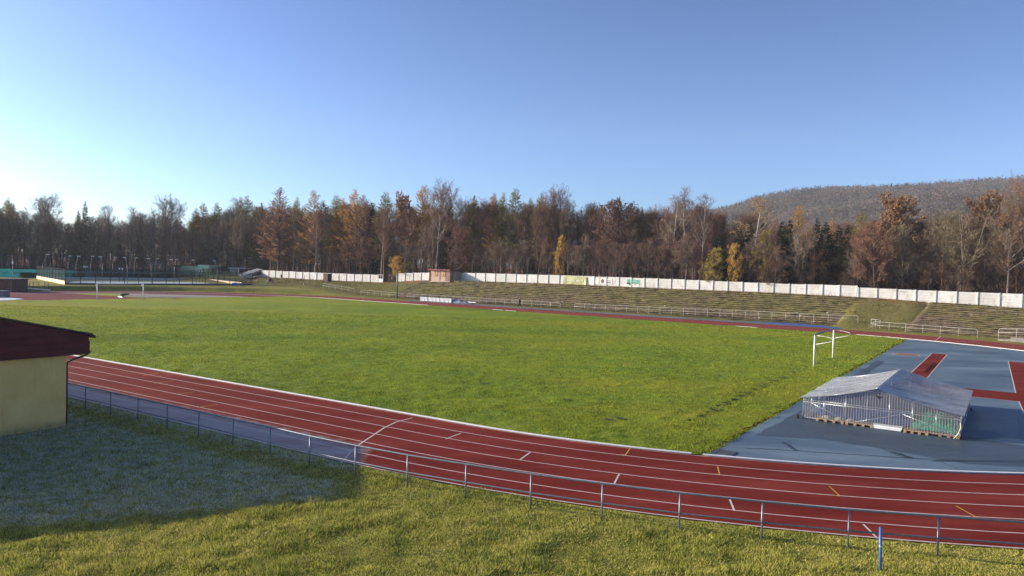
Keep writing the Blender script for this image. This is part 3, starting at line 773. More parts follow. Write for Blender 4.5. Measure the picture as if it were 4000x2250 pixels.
mb.build('bars', M['darkgrey'], e); MB().bx(q0[0]+.06, q1[0], WT-.03, WT+.03, zt-.08, zt-.02).build('rail', M['darkgrey'], e); MB().bx(q0[0]+.06, q1[0], WT-.03, WT+.03, z0+.14, z0+.2).build('rail', M['darkgrey'], e)
p = onz(1551, 1164.5, 0); sp_, tp_ = st(p[0], p[1]); zz = float(gz(sp_, tp_))
e = empty('floodlight_pole', (p[0], p[1], zz-.1), 'tall dark green steel pole behind the far railing, short arm on top', 'pole')
mb = MB(); mb.tube([(p[0], p[1], zz-.1), (p[0], p[1], zz+4.95)], [.15, .12], 14); mb.build('pole', M['greenpole'], e, smooth=True)
MB().box((p[0]-.28, p[1]-.06, zz+4.95), (.42, 0, 0), (0, .12, 0), (0, 0, .06)).build('arm', M['galv'], e)
MB().tube([(p[0], p[1], zz-.1), (p[0], p[1], zz+.05)], .26, 16).build('base_plate', M['darkgrey'], e)
a = ont(1262, 1100, 122); b = ont(1281, 1100, 122); zt = ont(1270, 1069.5, 122)[2]; z0 = ont(1270, 1103, 122)[2]
e = empty('outhouse', W(a[0], 122, z0), 'narrow dark brown toilet cabin standing before the white wall', 'cabin')
MB().bx(a[0], b[0], 122, 123.1, z0-.3, zt).build('cabin_body', plain('dark_maroon_panel', (.035, .012, .014), .6), e, bevel=.03)
MB().bx(a[0]-.06, b[0]+.06, 121.94, 123.16, zt, zt+.07).build('roof', M['darkgrey'], e, bevel=.01)
MB().bx(a[0]+.12, b[0]-.12, 121.975, 121.998, z0+.05, zt-.15).build('door', plain('maroon_door', (.06, .015, .017), .6), e)
# pink hut on top of the terrace
HT = 123.6
a = ont(1681, 1095, HT); b = ont(1757, 1095, HT); z0 = a[2]-.05; zt = ont(1720, 1056, HT)[2]
e = empty('hut', W(a[0], HT, z0), 'small pink hut with dark red flat roof and two windows above the terraces', 'hut')
s0_, s1_ = a[0], b[0]+.0; dep = 2.6
MB().bx(s0_, s1_, HT, HT+dep, z0-.6, zt).build('wall', M['pink'], e)
mb = MB(); mb.bx(s0_-.35, s1_+.25, HT-.45, HT+dep+.2, zt, zt+.22); mb.build('roof', M['redroof'], e, bevel=.01)
L = s1_-s0_
for k, (u0, u1) in enumerate(((.19, .38), (.59, .77))):
    f = MB().bx(s0_+L*u0, s0_+L*u1, HT-.05, HT-.003, z0+.95, z0+2.0).build('window', M['darkpink'], e)
    for h in range(2):
        w = (u1-u0)/2; MB().bx(s0_+L*(u0+w*h)+.07, s0_+L*(u0+w*(h+1))-.05, HT-.07, HT-.052, z0+1.03, z0+1.92).build('shutter', M['win'], f)
MB().bx(s0_+L*.80, s0_+L*.985, HT-.04, HT-.003, z0, z0+1.95).build('door', plain('brown_hut_door', (.26, .15, .12), .7), e)
for u in (0, .485, .79, .99): MB().bx(s0_+L*u, s0_+L*u+.09, HT-.06, HT-.002, z0, zt-.01).build('frame_post', M['darkpink'], e)
MB().bx(s1_+.01, s1_+.05, HT+.1, HT+dep-.1, z0, zt-.02).build('side_panel', plain('side_boards', (.40, .30, .24), .8, 0, .15, 2), e)
# dark lean-to at the right of the hut
e = empty('shed', W(s1_+.15, HT+.7, z0), 'dark narrow lean-to shed attached at the right of the pink hut', 'shed')
c_ = ont(1783, 1095, HT+1)[0]
MB().bx(s1_+.15, c_, HT+.7, HT+2.4, z0-.4, zt-.12).build('wall', plain('beige_shed_wall', (.30, .22, .17), .8, 0, .2), e); MB().bx(s1_+.06, c_+.1, HT+.55, HT+2.5, zt-.12, zt-.02).build('roof', M['brown'], e)

# ------------------------------------------------------------------ railings
def railing(label, path, height, step, r=.025, mat=None, group=None, midf=.52, droop=True, zf=None, skip_last=False):
    mat = mat or M['rail_white']
    P = [np.array(W(s_, t_, (zf or (lambda a, b: float(gz(a, b))))(s_, t_))) for s_, t_ in path]
    # resample
    d = [0]
    for a, b in zip(P, P[1:]): d.append(d[-1]+np.linalg.norm(b-a))
    n = max(1, round(d[-1]/step)); Q = []
    for k in range(n+1):
        x = d[-1]*k/n; Q.append(np.array([np.interp(x, d, [p[i] for p in P]) for i in range(3)]))
    e = empty('railing', tuple(Q[0]), label, 'railing', group); u = np.array([0, 0, 1.])
    for i, q in enumerate(Q):
        if droop and i in (0, n): continue
        MB().tube([q-u*.25, q+u*(height-.01)], r*.9, 8).build('post', mat, e, smooth=True)
    top = [q+u*height for q in Q]
    if droop:
        h = .22; d0 = (Q[1]-Q[0])/np.linalg.norm(Q[1]-Q[0]); d1 = (Q[-2]-Q[-1])/np.linalg.norm(Q[-2]-Q[-1])
        st0 = [Q[0]-u*.25, Q[0]+u*(height-h), Q[0]+u*(height-h*.3)+d0*h*.3, Q[0]+u*height+d0*h]
        en0 = [Q[-1]+u*height+d1*h, Q[-1]+u*(height-h*.3)+d1*h*.3, Q[-1]+u*(height-h), Q[-1]-u*.25]
        top = st0+top[1:-1]+en0
    MB().tube(top, r, 8).build('top_rail', mat, e, smooth=True)
    MB().tube([q+u*height*midf for q in Q], r*.85, 8).build('mid_rail', mat, e, smooth=True)
    return e
# near railing follows the outside of the track
path = []
RO = TW+.98
for s_ in np.arange(-95, S0, 2.5): path.append((s_, KD-RO+(.05 if s_ > -40 else 0)))
for i in range(0, 26):
    a = -math.pi/2+i*.06; path.append((S0+(KR+RO)*math.cos(a), KC+(KR+RO)*math.sin(a)))
an = st(*onz(2213, 1995)[:2]); PL = np.array(path); dl = np.concatenate([[0], np.cumsum(np.hypot(*np.diff(PL, axis=0).T))]); ai = dl[np.argmin(np.hypot(PL[:, 0]-an[0], PL[:, 1]-an[1]))]
SP = 2.17; d0_ = ai % SP; nn = int((dl[-1]-d0_)/SP); fine = d0_+np.arange(nn*4+1)*SP/4; path = [(float(np.interp(x, dl, PL[:, 0])), float(np.interp(x, dl, PL[:, 1]))) for x in fine]
railing('grey galvanised pipe railing curving along the near side of the red track', path, 1.04, 2.17, .03, M['galv'], droop=False, midf=.46, zf=lambda a, b: float(ground_z(a, b)))
def pxs(lst, t): return [(ont(x, 1150, t)[0], t) for x in lst]
G = None
railing('short white railing below the grassy bank, leftmost of the far railings', pxs((1260, 1385), 113.4), .95, 1.9, group=G, r=.024)
railing('white railing on the far side passing behind the green pole', pxs((1409, 1576), 113.2), .95, 1.9, group=G, r=.024)
railing('longest white railing beyond the runner and the white mats', pxs((1590, 2190), 113.0), .95, 1.9, group=G, r=.024)
railing('white railing below the terraces from the middle to beyond the near goal', pxs((2246, 3356), 112.9), .95, 1.9, group=G, r=.024)
q = [(-15.2, 110.8), (-3.2, 108.4)]
railing('white railing above the red track at the foot of the stony terrace', q, .95, 2.1, group=G, r=.024)
railing('narrow white turnstile frame at the left end of the right-hand railing', [(-15.5, 111.3), (-14.4, 111.1)], 1.1, .5, r=.028, droop=False)
e = railing('sloping white handrail above the stone block wall at the right edge', [(-1.0, 106.2), (6, 105.0)], .95, 2.0, r=.028, zf=lambda a, b: .35+.07*(a+1))
bl = onz(3898, 1330); sb, tb = st(bl[0], bl[1])
e = empty('stone_wall', W(sb, tb, 0), 'low wall of rough grey stone blocks at the right edge by the track', 'wall')
for k in range(9):
    for j in range(1 if k < 2 else 2 if k < 6 else 3):
        mb = MB(); mb.bx(sb+k*.62, sb+k*.62+.6, tb-.05*k, tb-.05*k+.5+random.uniform(-.03, .03), -.05+j*.26, .2+j*.26); mb.build('stone_block', M['stone'], e, bevel=.025)
# blue post in the near grass
p = onz(3440, 2226, 0)
e = empty('marker_post', (p[0], p[1], -.1), 'leaning worn blue metal post standing in the near grass', 'post')
mb = MB(); d = np.array([-.035, .02, 1.06]); P0 = np.array([p[0], p[1], -.1]); mb.tube([P0, P0+d*1.08], .034, 14); mb.build('tube', M['blue_paint'], e, smooth=True)
mb = MB(); mb.tube([P0+d*1.078, P0+d*1.088], .036, 14); mb.build('cap', plain('rusty_rim', (.12, .06, .05), .8), e)
mb = MB(); mb.tube([P0+d*.62, P0+d*.66], .0365, 14); mb.build('band', plain('pale_blue_band', (.35, .45, .60), .5), e)

# ------------------------------------------------------------------ goals
def goal(label, s_, tc, side, net_mat):
    e = empty('football_goal', W(s_, tc, 0), label, 'goal'); r = .06
    for sg in (-1, 1):
        MB().tube([W(s_, tc+sg*3.72, -.1), W(s_, tc+sg*3.72, 2.44)], r, 16).build('post', M['white'], e, smooth=True)
    MB().tube([W(s_, tc-3.78, 2.5), W(s_, tc+3.78, 2.5)], r, 16).build('crossbar', M['galv'] if net_mat else M['white'], e, smooth=True)
    for sg in (-1, 1):
        tt_ = tc+sg*3.72
        if net_mat:
            pts = [W(s_, tt_, 2.42), W(s_+side*.7, tt_+.05, 2.40), W(s_+side*1.2, tt_+.1, 2.28), W(s_+side*1.3, tt_+.1, 2.12), W(s_+side*1.05, tt_+.08, 1.98), W(s_, tt_, 1.72)]
        else: pts = [W(s_, tt_, 2.42), W(s_+side*.45, tt_, 2.38), W(s_+side*.42, tt_, 2.22), W(s_, tt_, 1.75)]
        MB().tube(pts, .022, 8).build('net_support', M['white'], e, smooth=True)
    return e
q = [st(*onz(*p_)[:2]) for p_ in ((3180, 1431), (3251.7, 1401.4))]
GT = (q[0][1]+q[1][1])/2; GS = (q[0][0]+q[1][0])/2
goal('white football goal without a net near the blue surface', GS, GT, 1, True)
q = [st(*onz(*p_)[:2]) for p_ in ((376.8, 1171.2), (562.4, 1168.3))]
goal('white football goal without a net at the distant left end', (q[0][0]+q[1][0])/2, (q[0][1]+q[1][1])/2, -1, False)

# ------------------------------------------------------------------ kiosk building at the left
KS, KT = -32.45, 15.75
e = empty('kiosk_building', W(KS, KT, 0), 'ochre rendered building with deep dark red timber gable at the left edge', 'building')
TR = 10.2; ZR = 5.3; ZE = 3.80; TE = 16.55; TL = 2*TR-TE
MB().bx(-56, KS, TL+.8, KT, -.1, 2.97).build('wall', M['ochre'], e)
e3 = np.array([*EX, 0]); n3 = np.array([*EN, 0]); U = np.array([0, 0, 1.])
def prism(mb, prof, sa, sb_):     # prof list of (t,z)
    k = len(prof); v = [W(sa, t_, z_) for t_, z_ in prof]+[W(sb_, t_, z_) for t_, z_ in prof]
    mb.add(v, [tuple(range(k))[::-1], tuple(range(k, 2*k))]+[(i, (i+1) % k, (i+1) % k+k, i+k) for i in range(k)]); return mb
nb = 9
for k in range(nb):       # horizontal boards cladding the gable
    z0_ = 2.95+k*.27; z1_ = z0_+.262
    def lim_(z): return TE-max(0, (z-ZE+.08))*(TE-TR)/(ZR-ZE)
    a_, b_ = lim_(z0_), lim_(z1_)
    if a_ <= TR+.1: break
    prism(MB(), [(2*TR-a_, z0_), (a_, z0_), (max(b_, TR+.02), z1_), (2*TR-max(b_, TR+.02), z1_)], KS+.02, KS+.28).build('gable_board', M['darkred'], e)
for sg in (0, 1):
    te = TE+.10 if sg == 0 else 2*TR-TE-.10
    t_r = TR
    prism(MB(), [(te, ZE-.05), (t_r, ZR), (t_r, ZR+.06), (te, ZE+.01)], -56, KS+.36).build('roof', plain('brown_metal_roof', (.10, .045, .04), .5), e)
MB().bx(-56, KS+.26, TE-.28, TE-.03, 2.95, ZE-.09).build('eaves_box', M['darkred'], e)
MB().tube([W(-56, TE+.12, ZE-.12), W(KS+.42, TE+.12, ZE-.12)], .065, 10).build('gutter', M['brown'], e, smooth=True)
MB().tube([W(KS+.22, TE+.06, ZE-.75), W(KS+.20, TE-.1, 2.9), W(KS-.02, KT+.3, 2.74), W(KS-.10, KT+.07, 2.6), W(KS-.10, KT+.07, .05)], .045, 10).build('downpipe', plain('pipe_brown', (.10, .07, .06), .4), e, smooth=True)

# ------------------------------------------------------------------ storage tent for the pole vault mats
a0, a1, b0, b1 = -8.3, -1.62, 38.85, 47.75
ZEV, ZRD = 1.08, 1.86; am = (a0+a1)/2-.05; zf = .06
e = empty('mat_shelter', W(a0, b0, 0), 'low grey gabled shelter of clear corrugated sheet on wheels on the blue surface', 'shelter')
def sheet(mb, p, q, r_, s_): mb.quad(p, q, r_, s_)
for sg in (0, 1):
    se = a0-.14 if sg == 0 else a1+.14
    V = []; Fq = []; nx, ny = 16, 40; rr = random.Random(sg)
    for j in range(ny+1):
        for i in range(nx+1):
            u, v = i/nx, j/ny; s_ = se+(am-se)*u; t_ = b0-.18+(b1-b0+.36)*v
            z = ZEV-.02+(ZRD-ZEV+.05)*u-.10*math.sin(math.pi*u)*(.8+.2*math.sin(v*9+sg))+.018*math.sin(v*31+u*4)*(1-u)
            V.append(W(s_, t_, z))
    V2 = [(x, y, z+.012) for x, y, z in V]
    n0 = len(V)
    for j in range(ny):
        for i in range(nx):
            k = j*(nx+1)+i; q_ = (k, k+1, k+nx+2, k+nx+1); Fq.append(q_); Fq.append(tuple(n0+x for x in q_[::-1]))
    MB().add(V+V2, Fq).build('roof_panel', M['roofsheet'], e, smooth=True)
MB().tube([W(am, b0-.2, ZRD+.045), W(am, b1+.2, ZRD+.045)], .035, 8).build('ridge_cap', M['alu'], e, smooth=True)
def rf(s_): return ZEV+(ZRD-ZEV)*(1-abs(s_-am)/((am-a0) if s_ < am else (a1-am)))
for tt_, nm in ((b0, 'front_gable'), (b1, 'rear_gable')):
    mb = MB(); mb.quad(W(a0, tt_, zf), W(a1, tt_, zf), W(a1, tt_, ZEV-.03), W(am, tt_, ZRD-.06), W(a0, tt_, ZEV-.03)); g = mb.build(nm, M['poly'], e)
    mb = MB(); nrib = 58
    for k in range(nrib+1):
        s_ = a0+(a1-a0)*k/nrib; w = .013; sg = -1 if nm == 'front_gable' else 1
        mb.bx(s_-w/2, s_+w/2, tt_+sg*.006-.006, tt_+sg*.006+.006, zf+.02, rf(s_)-.05-(.09*math.sin(math.pi*min(1, abs(s_-am)/3.3))))
    mb.build('ribs', plain('clear_rib', (.42, .42, .41), .3, 0, .1), g)
for ss in (a0, a1):
    MB().quad(W(ss, b0, zf), W(ss, b1, zf), W(ss, b1, ZEV), W(ss, b0, ZEV)).build('side_sheet', M['poly'], e)
mb = MB()
for k in range(8):
    s_ = a0+(a1-a0)*k/7; zt_ = rf(s_)-.12
    for tt_ in (b0+.05, b1-.05): mb.tube([W(s_, tt_, zf), W(s_, tt_, zt_)], .024, 8)
for tt_ in (b0+.05, b1-.05):
    mb.tube([W(a0, tt_, .86), W(a1, tt_, .86)], .026, 8); mb.tube([W(a0, tt_, zf+.03), W(a1, tt_, zf+.03)], .022, 8); mb.tube([W(a0, tt_, .96), W(a1, tt_, .96)], .014, 6)
    mb.tube([W(a0, tt_, ZEV-.05), W(am, tt_, ZRD-.08), W(a1, tt_, ZEV-.05)], .02, 8)
for ss in (a0+.03, a1-.03):
    mb.tube([W(ss, b0+.05, ZEV-.05), W(ss, b1-.05, ZEV-.05)], .024, 8); mb.tube([W(ss, b0+.05, zf+.03), W(ss, b1-.05, zf+.03)], .022, 8)
    for k in range(1, 5): t_ = b0+(b1-b0)*k/5; mb.tube([W(ss, t_, zf), W(ss, t_, ZEV-.05)], .02, 8)
mb.build('frame', M['alu'], e, smooth=True)
for p_, q_ in (((a0+.35, .85), (a0+2.1, .12)), ((a0+2.2, .12), (a0+4.3, .8)), ((a0+4.4, .8), (a1-.15, .14))):
    MB().tube([W(p_[0], b0+.015, p_[1]), W(q_[0], b0+.015, q_[1])], .016, 6).build('brace', M['alu'], e, smooth=True)
for (s_, t_) in ((a0-.22, b0-.05), (a1+.05, b0-.08), (a0-.2, b1-.3), (a1+.1, b1-.3)):
    MB().tube([W(s_-.035, t_, .11), W(s_+.035, t_, .11)], .10, 18).build('wheel', M['rubber'], e, smooth=False)
    MB().tube([W(s_, t_, .11), W(s_+(.2 if s_ < am else -.08), t_+.08, .3), W(s_+(.22 if s_ < am else -.1), t_+.1, .5)], .015, 6).build('wheel_bracket', M['galv'], e)
MB().tube([W(a1+.0, b0-.02, .72), W(a1+.03, b0-.1, .5), W(a1-.06, b0-.2, .25), W(a1-.22, b0-.3, .05)], [.03, .04, .04, .025], 8).build('drawbar', M['rope'], e, smooth=True)
# bird silhouette sticker
mb = MB(); bs, bz = am+.06, 1.50
bird = [(-.16, .05), (-.09, .055), (-.03, .03), (0, .04), (.03, .03), (.09, .02), (.17, 0), (.1, -.02), (.04, -.03), (.03, -.07), (.05, -.11), (-.01, -.10), (-.02, -.05), (-.07, -.01)]
mb.quad(*[W(bs+x*1.1, b0-.02, bz+y) for x, y in bird]); mb.build('bird_sticker', M['black'], e)
# contents
o = MB().bx(a0+.62, a0+4.75, b0+.45, b1-.8, .20, .86).build('landing_mat', M['bluemat'], None, bevel=.05); tag(o, 'large blue vinyl landing mat inside the clear shelter', 'landing mat')
V = []; Fq = []; nx, ny = 40, 24
mb = MB(); rr = random.Random(5)
hm = lambda u, v: .20+.62*max(0, (math.sin(math.pi*u)**.45))*max(0, math.sin(math.pi*v))**.4*(1+.08*math.sin(u*23)+.06*math.sin(v*17+u*9))
for j in range(ny+1):
    for i in range(nx+1): u, v = i/nx, j/ny; V.append(W(a0+4.7+1.85*u, b0+.14+2.6*v, hm(u, v)))
for j in range(ny):
    for i in range(nx): k = j*(nx+1)+i; Fq.append((k, k+1, k+nx+2, k+nx+1))
net = empty('rolled_net', W(a0+4.7, b0+.14, .2), 'heap of green netting at the right end inside the clear shelter', 'net')
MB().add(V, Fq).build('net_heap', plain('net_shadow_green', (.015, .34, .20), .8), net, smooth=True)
mb = MB()
for k in range(420):
    u = rr.uniform(.02, .98); v = rr.uniform(.02, .5); an = rr.uniform(-.6, .6); P_ = []
    for q_ in range(5):
        uu = min(.99, max(.01, u+q_*.018*math.cos(an)+rr.uniform(-.008, .008))); vv = min(.97, max(.02, v+q_*.02*math.sin(an)))
        P_.append(W(a0+4.7+1.85*uu, b0+.14+2.6*vv, hm(uu, vv)+.012))
    mb.tube(P_, .007, 3, False)
mb.build('strands', M['net'], net)
def pallet(label, s_, t_, w, d_, slats, yaw=0):
    e = empty('pallet', W(s_, t_, 0), label, 'pallet')
    for k in range(4): MB().bx(s_+(w-.12)*k/3, s_+(w-.12)*k/3+.12, t_, t_+d_, .012, .11).build('block', M['wood'], e)
    mb = MB()
    for k in range(slats): y = t_+(d_-.11)*k/(slats-1); mb.bx(s_-.01, s_+w+.01, y-.006, y+.10, .112, .135)
    mb.build('top_boards', M['wood'], e); return e
pallet('leftmost wooden pallet under the blue landing mat', a0+.62, b0-.04, 1.25, .9, 6)
pallet('wooden pallet second from the left under the landing mat', a0+1.95, b0-.04, 1.2, .9, 6)
pallet('pale wooden pallet sticking out under the left part of the green net', a0+4.45, b0-.16, 1.0, 1.0, 6)
pallet('rightmost wooden pallet carrying the green net', a0+5.5, b0+.0, 1.15, .9, 6)
for k in range(3):
    o = MB().bx(a0+3.2-.02*k, a0+4.35+.03*k, b0-.09+.05*k, b0-.0+.05*k, .02+.075*k, .09+.075*k).build('plank', M['mat_white'], None, bevel=.008)
    tag(o, ('lowest', 'middle', 'topmost')[k]+' white plank stacked against the shelter front', 'plank', 'white planks by the shelter')
mb = MB()
for k in range(3):
    c_ = (a0+1.05+.55*k, b0+.28); n0 = 14
    vs = []; fs = []
    for j in range(6):
        for i in range(n0):
            ph = math.pi/2*j/5; vs.append(W(c_[0]+.22*math.cos(ph)*math.cos(2*math.pi*i/n0), c_[1]+.14*math.cos(ph)*math.sin(2*math.pi*i/n0), .135+.13*math.sin(ph)))
    for j in range(5):
        for i in range(n0): fs.append((j*n0+i, j*n0+(i+1) % n0, (j+1)*n0+(i+1) % n0, (j+1)*n0+i))
    o = MB().add(vs, fs).build('sandbag', plain('pale_sack', (.55, .50, .42), .9), None, smooth=True)
    tag(o, ('leftmost', 'middle', 'right-hand')[k]+' of three pale sandbags inside the shelter below the blue mat', 'sandbag', 'sandbags in the shelter')

# ------------------------------------------------------------------ far straight: white framed mats, tarp, runner
m0 = onz(1623, 1177, 0); m1 = onz(1773, 1184, 0); A_, B_ = st(m0[0], m0[1]), st(m1[0], m1[1])
ordn = ['first', 'second', 'third', 'fourth', 'fifth', 'sixth', 'seventh', 'eighth']
for k in range(8):
    L = (B_[0]-A_[0])/8; s_ = A_[0]+L*k; t_ = 107.8; j = random.Random(k).uniform(-.03, .03)
    e = empty('foam_block', W(s_, t_, 0), '%s from the left of the white framed boxes standing beside the far track' % ordn[k], 'box', 'row of white boxes by the far track')
    h = .80; w = L-.10
    MB().bx(s_+.06, s_+w-.04, t_+.05+j, t_+1.2, .14, h-.04).build('body', M['mat_white'], e)
    mb = MB()
    for x in (s_, s_+w-.05): mb.bx(x, x+.06, t_+j, t_+.07+j, .06, h)
    mb.bx(s_+.06, s_+w-.05, t_+j+.003, t_+.067+j, h-.07, h-.005); mb.bx(s_+.06, s_+w-.05, t_+j+.003, t_+.067+j, .12, .18)
    mb.build('frame', M['white'], e)
    MB().tube([W(s_+.08, t_+.02+j, .2), W(s_+w-.08, t_+.02+j, h-.1)], .02, 6).build('brace', plain('grey_brace', (.42, .43, .45), .5), e)
    MB().bx(s_+.02, s_+w-.02, t_+.02, t_+1.25, .0, .055).build('base_board', M['darkgrey'], e)
V = []; Fq = []; nx, ny = 30, 8
T0 = st(*onz(1776, 1184)[:2]); T1 = st(*onz(1838, 1186)[:2])
for j in range(ny+1):
    for i in range(nx+1):
        u, v = i/nx, j/ny; V.append(W(T0[0]+(T1[0]-T0[0]+1.5)*u, 107.9+1.9*v, max(.02, (.78*(1-u*.75)*min(1, 6*v)*min(1, 5*(1-v)))+.05*math.sin(u*19+v*5))))
for j in range(ny):
    for i in range(nx): k = j*(nx+1)+i; Fq.append((k, k+1, k+nx+2, k+nx+1))
tag(MB().add(V, Fq).build('tarpaulin', M['tarp'], None), 'dark grey tarpaulin heap at the right end of the white box row', 'tarpaulin')
o = MB().bx(T1[0]-.8, T1[0]+2.2, 108.6, 109.0, .25, .42).build('bench_board', M['mat_white'], None, bevel=.02); tag(o, 'long pale board lying behind the runner on the dark tarpaulin', 'board')
mb = MB(); mb.v = []

def skin_body(name, joints, edges, radii, mat, loc, parent=None, sub=1):
    me = bpy.data.meshes.new(name); me.from_pydata(joints, edges, []); me.update(); me.materials.append(mat)
    o = bpy.data.objects.new(name, me); link(o)
    if parent: o.parent = parent
    else: o.location = loc
    m = o.modifiers.new('skin', 'SKIN'); m.use_smooth_shade = True
    if not me.skin_vertices: pass
    for i, d in enumerate(me.skin_vertices[0].data):
        r_ = radii[i]; d.radius = r_ if isinstance(r_, tuple) else (r_, r_); d.use_root = (i == 0)
    sb2 = o.modifiers.new('sub', 'SUBSURF'); sb2.levels = sub; sb2.render_levels = sub
    return o
p = onz(2030, 1204, 0)
yaw = TH+math.pi      # walks left along the track
e = empty('person', (p[0], p[1], 0), 'person in black hooded sportswear walking on the far red track', 'person'); e.rotation_euler[2] = yaw
# x forward, y left
J = [(0, 0, .98), (0, 0, 1.18), (0.02, 0, 1.42), (.03, 0, 1.55),                     # pelvis, waist, chest, neck
     (0, .11, .92), (.16, .11, .52), (.27, .10, .10), (.40, .10, .05),                # left leg forward
     (0, -.11, .92), (-.04, -.11, .50), (-.30, -.11, .14), (-.22, -.11, .05),         # right leg back
     (.02, .20, 1.42), (-.05, .27, 1.16), (.10, .25, .98), (.14, .24, .93),
     (.02, -.20, 1.42), (.16, -.27, 1.22), (.24, -.16, 1.48), (.22, -.12, 1.56)]
Eg = [(0, 1), (1, 2), (2, 3), (0, 4), (4, 5), (5, 6), (6, 7), (0, 8), (8, 9), (9, 10), (10, 11), (2, 12), (12, 13), (13, 14), (14, 15), (2, 16), (16, 17), (17, 18), (18, 19)]
Rd = [(.15, .12), (.135, .11), (.16, .12), .06, .095, .06, .042, .04, .095, .06, .042, .04, .065, .045, .035, .03, .065, .045, .035, .03]
skin_body('body', J, Eg, Rd, M['cloth_black'], None, e)
def ell(name, c, r_, mat, n=14):
    vs = []; fs = []
    for j in range(n//2+1):
        for i in range(n):
            ph = math.pi*(j/(n//2)-.5); vs.append((c[0]+r_[0]*math.cos(ph)*math.cos(2*math.pi*i/n), c[1]+r_[1]*math.cos(ph)*math.sin(2*math.pi*i/n), c[2]+r_[2]*math.sin(ph)))
    for j in range(n//2):
        for i in range(n): fs.append((j*n+i, j*n+(i+1) % n, (j+1)*n+(i+1) % n, (j+1)*n+i))
    me = bpy.data.meshes.new(name); me.from_pydata(vs, [], fs); me.materials.append(mat)
    for q_ in me.polygons: q_.use_smooth = True
    o = bpy.data.objects.new(name, me); link(o); o.parent = e; return o
ell('head', (.05, 0, 1.665), (.09, .072, .115), M['skin']); ell('hair', (.015, 0, 1.70), (.10, .085, .105), M['black']); ell('nose', (.145, 0, 1.66), (.018, .012, .022), M['skin'], 8)
for c_ in ((.36, .10, .045), (-.20, -.11, .05)): ell('shoe', c_, (.14, .05, .05), M['shoe'])
for c_ in ((.15, .24, .90), (.21, -.11, 1.60)): ell('hand', c_, (.035, .022, .06), M['skin'], 10)

# ------------------------------------------------------------------ the courts and buildings at the left
ZC = 1.0
FL = np.array(ond(254, 1110, 148.7)); BL = np.array(ond(144, 1089, 176)); FR = np.array(ond(945, 1114, 170)); BR = np.array(ond(794, 1098, 193))
for q_ in (FL, BL, FR, BR): q_[2] = 1.0
def lerp(a, b, f): return a+(b-a)*f
mb = MB(); mb.quad(tuple(FL), tuple(FR), tuple(BR), tuple(BL)); o = mb.build('court_surface', M['courtgreen']); struct(o)
zz = np.array([0, 0, .004])
mb = MB(); mb.quad(onz(262, 1106.5, 1.006), onz(800, 1107.5, 1.006), onz(850, 1102, 1.006), onz(290, 1099, 1.006)); struct(mb.build('court_shine', M['court']))  # pale strip: shine on the front of the court put into the colour
def court_fence(label, a, b, n, hgt, board, bmat, mesh_on=True, rails=3, bh=.55, posts=M['darkmetal']):
    e = empty('court_fence', tuple(a), label, 'fence')
    d = b-a
    for k in range(n+1):
        q_ = lerp(a, b, k/n); MB().tube([q_-(0, 0, .3), q_+(0, 0, hgt)], .07, 6).build('post', posts, e)
    mb = MB()
    for k in range(rails): z = hgt*(k+1)/rails-.03; mb.tube([a+(0, 0, z), b+(0, 0, z)], .025, 5)
    mb.build('rails', posts, e)
    if mesh_on: MB().quad(tuple(a+(0, 0, bh)), tuple(b+(0, 0, bh)), tuple(b+(0, 0, hgt)), tuple(a+(0, 0, hgt))).build('mesh_panel', M['mesh'], e)
    if board:
        dn = d/np.linalg.norm(d); m_ = np.array([-dn[1], dn[0], 0])*.05
        MB().box(tuple(a-m_-(0, 0, .3)), tuple(d), tuple(m_*2), (0, 0, bh+.3)).build('kick_board', bmat, e)
    return e
court_fence('left side court fence with sunlit peach kick boards', BL, FL, 10, 2.95, True, M['peach'], rails=7, bh=.62)
court_fence('long front court fence on dark posts with navy boards', FL, FR, 13, 2.9, True, M['navy'], bh=.2, rails=2)
court_fence('right side court fence with yellowish kick boards', BR, FR, 7, 2.8, True, M['peach'], rails=5, bh=.6)
court_fence('rear court fence with white lower boards', BL, BR, 12, 2.6, True, M['mat_white'], bh=.5, rails=2)
# dark end frame of the court and its blue bench
e = empty('goal_cabin', tuple(FR), 'dark green end cabin of the court fence beside the blue bench', 'cabin')
q_ = FR; dx = np.array([2.1, .6, 0]); dy = np.array([-1.0, 1.4, 0])
mb = MB()
for a_ in (q_, q_+dx, q_+dx+dy): mb.tube([a_-(0, 0, .3), a_+(0, 0, 2.8)], .06, 6)
mb.build('posts', M['darkmetal'], e); MB().box(tuple(q_-(0, 0, .4)), tuple(dx), tuple(dy), (0, 0, .75)).build('base_board', M['darkgrey'], e)
MB().quad(tuple(q_+(0, 0, .4)), tuple(q_+dx+(0, 0, .4)), tuple(q_+dx+(0, 0, 2.7)), tuple(q_+(0, 0, 2.7))).build('mesh_panel', M['mesh'], e)
b0_ = np.array(ond(905, 1112, 166)); b0_[2] = 1.0
e = empty('bench', tuple(b0_), 'blue covered bench in front of the right end of the court fence', 'bench')
MB().box(tuple(b0_+(0, 0, .1)), (2.1, .5, 0), (-.15, .5, 0), (0, 0, .45)).build('seat', M['blue_paint'], e, bevel=.03); MB().box(tuple(b0_+(.3, .1, .56)), (.8, .2, 0), (-.1, .35, 0), (0, 0, .12)).build('cushion', M['mat_white'], e, bevel=.02)
mb = MB()
for f in (.05, .9): mb.box(tuple(b0_+(2.1*f, .5*f, -.1)), (.1, .02, 0), (-.02, .4, 0), (0, 0, .22))
mb.build('feet', M['rubber'], e)
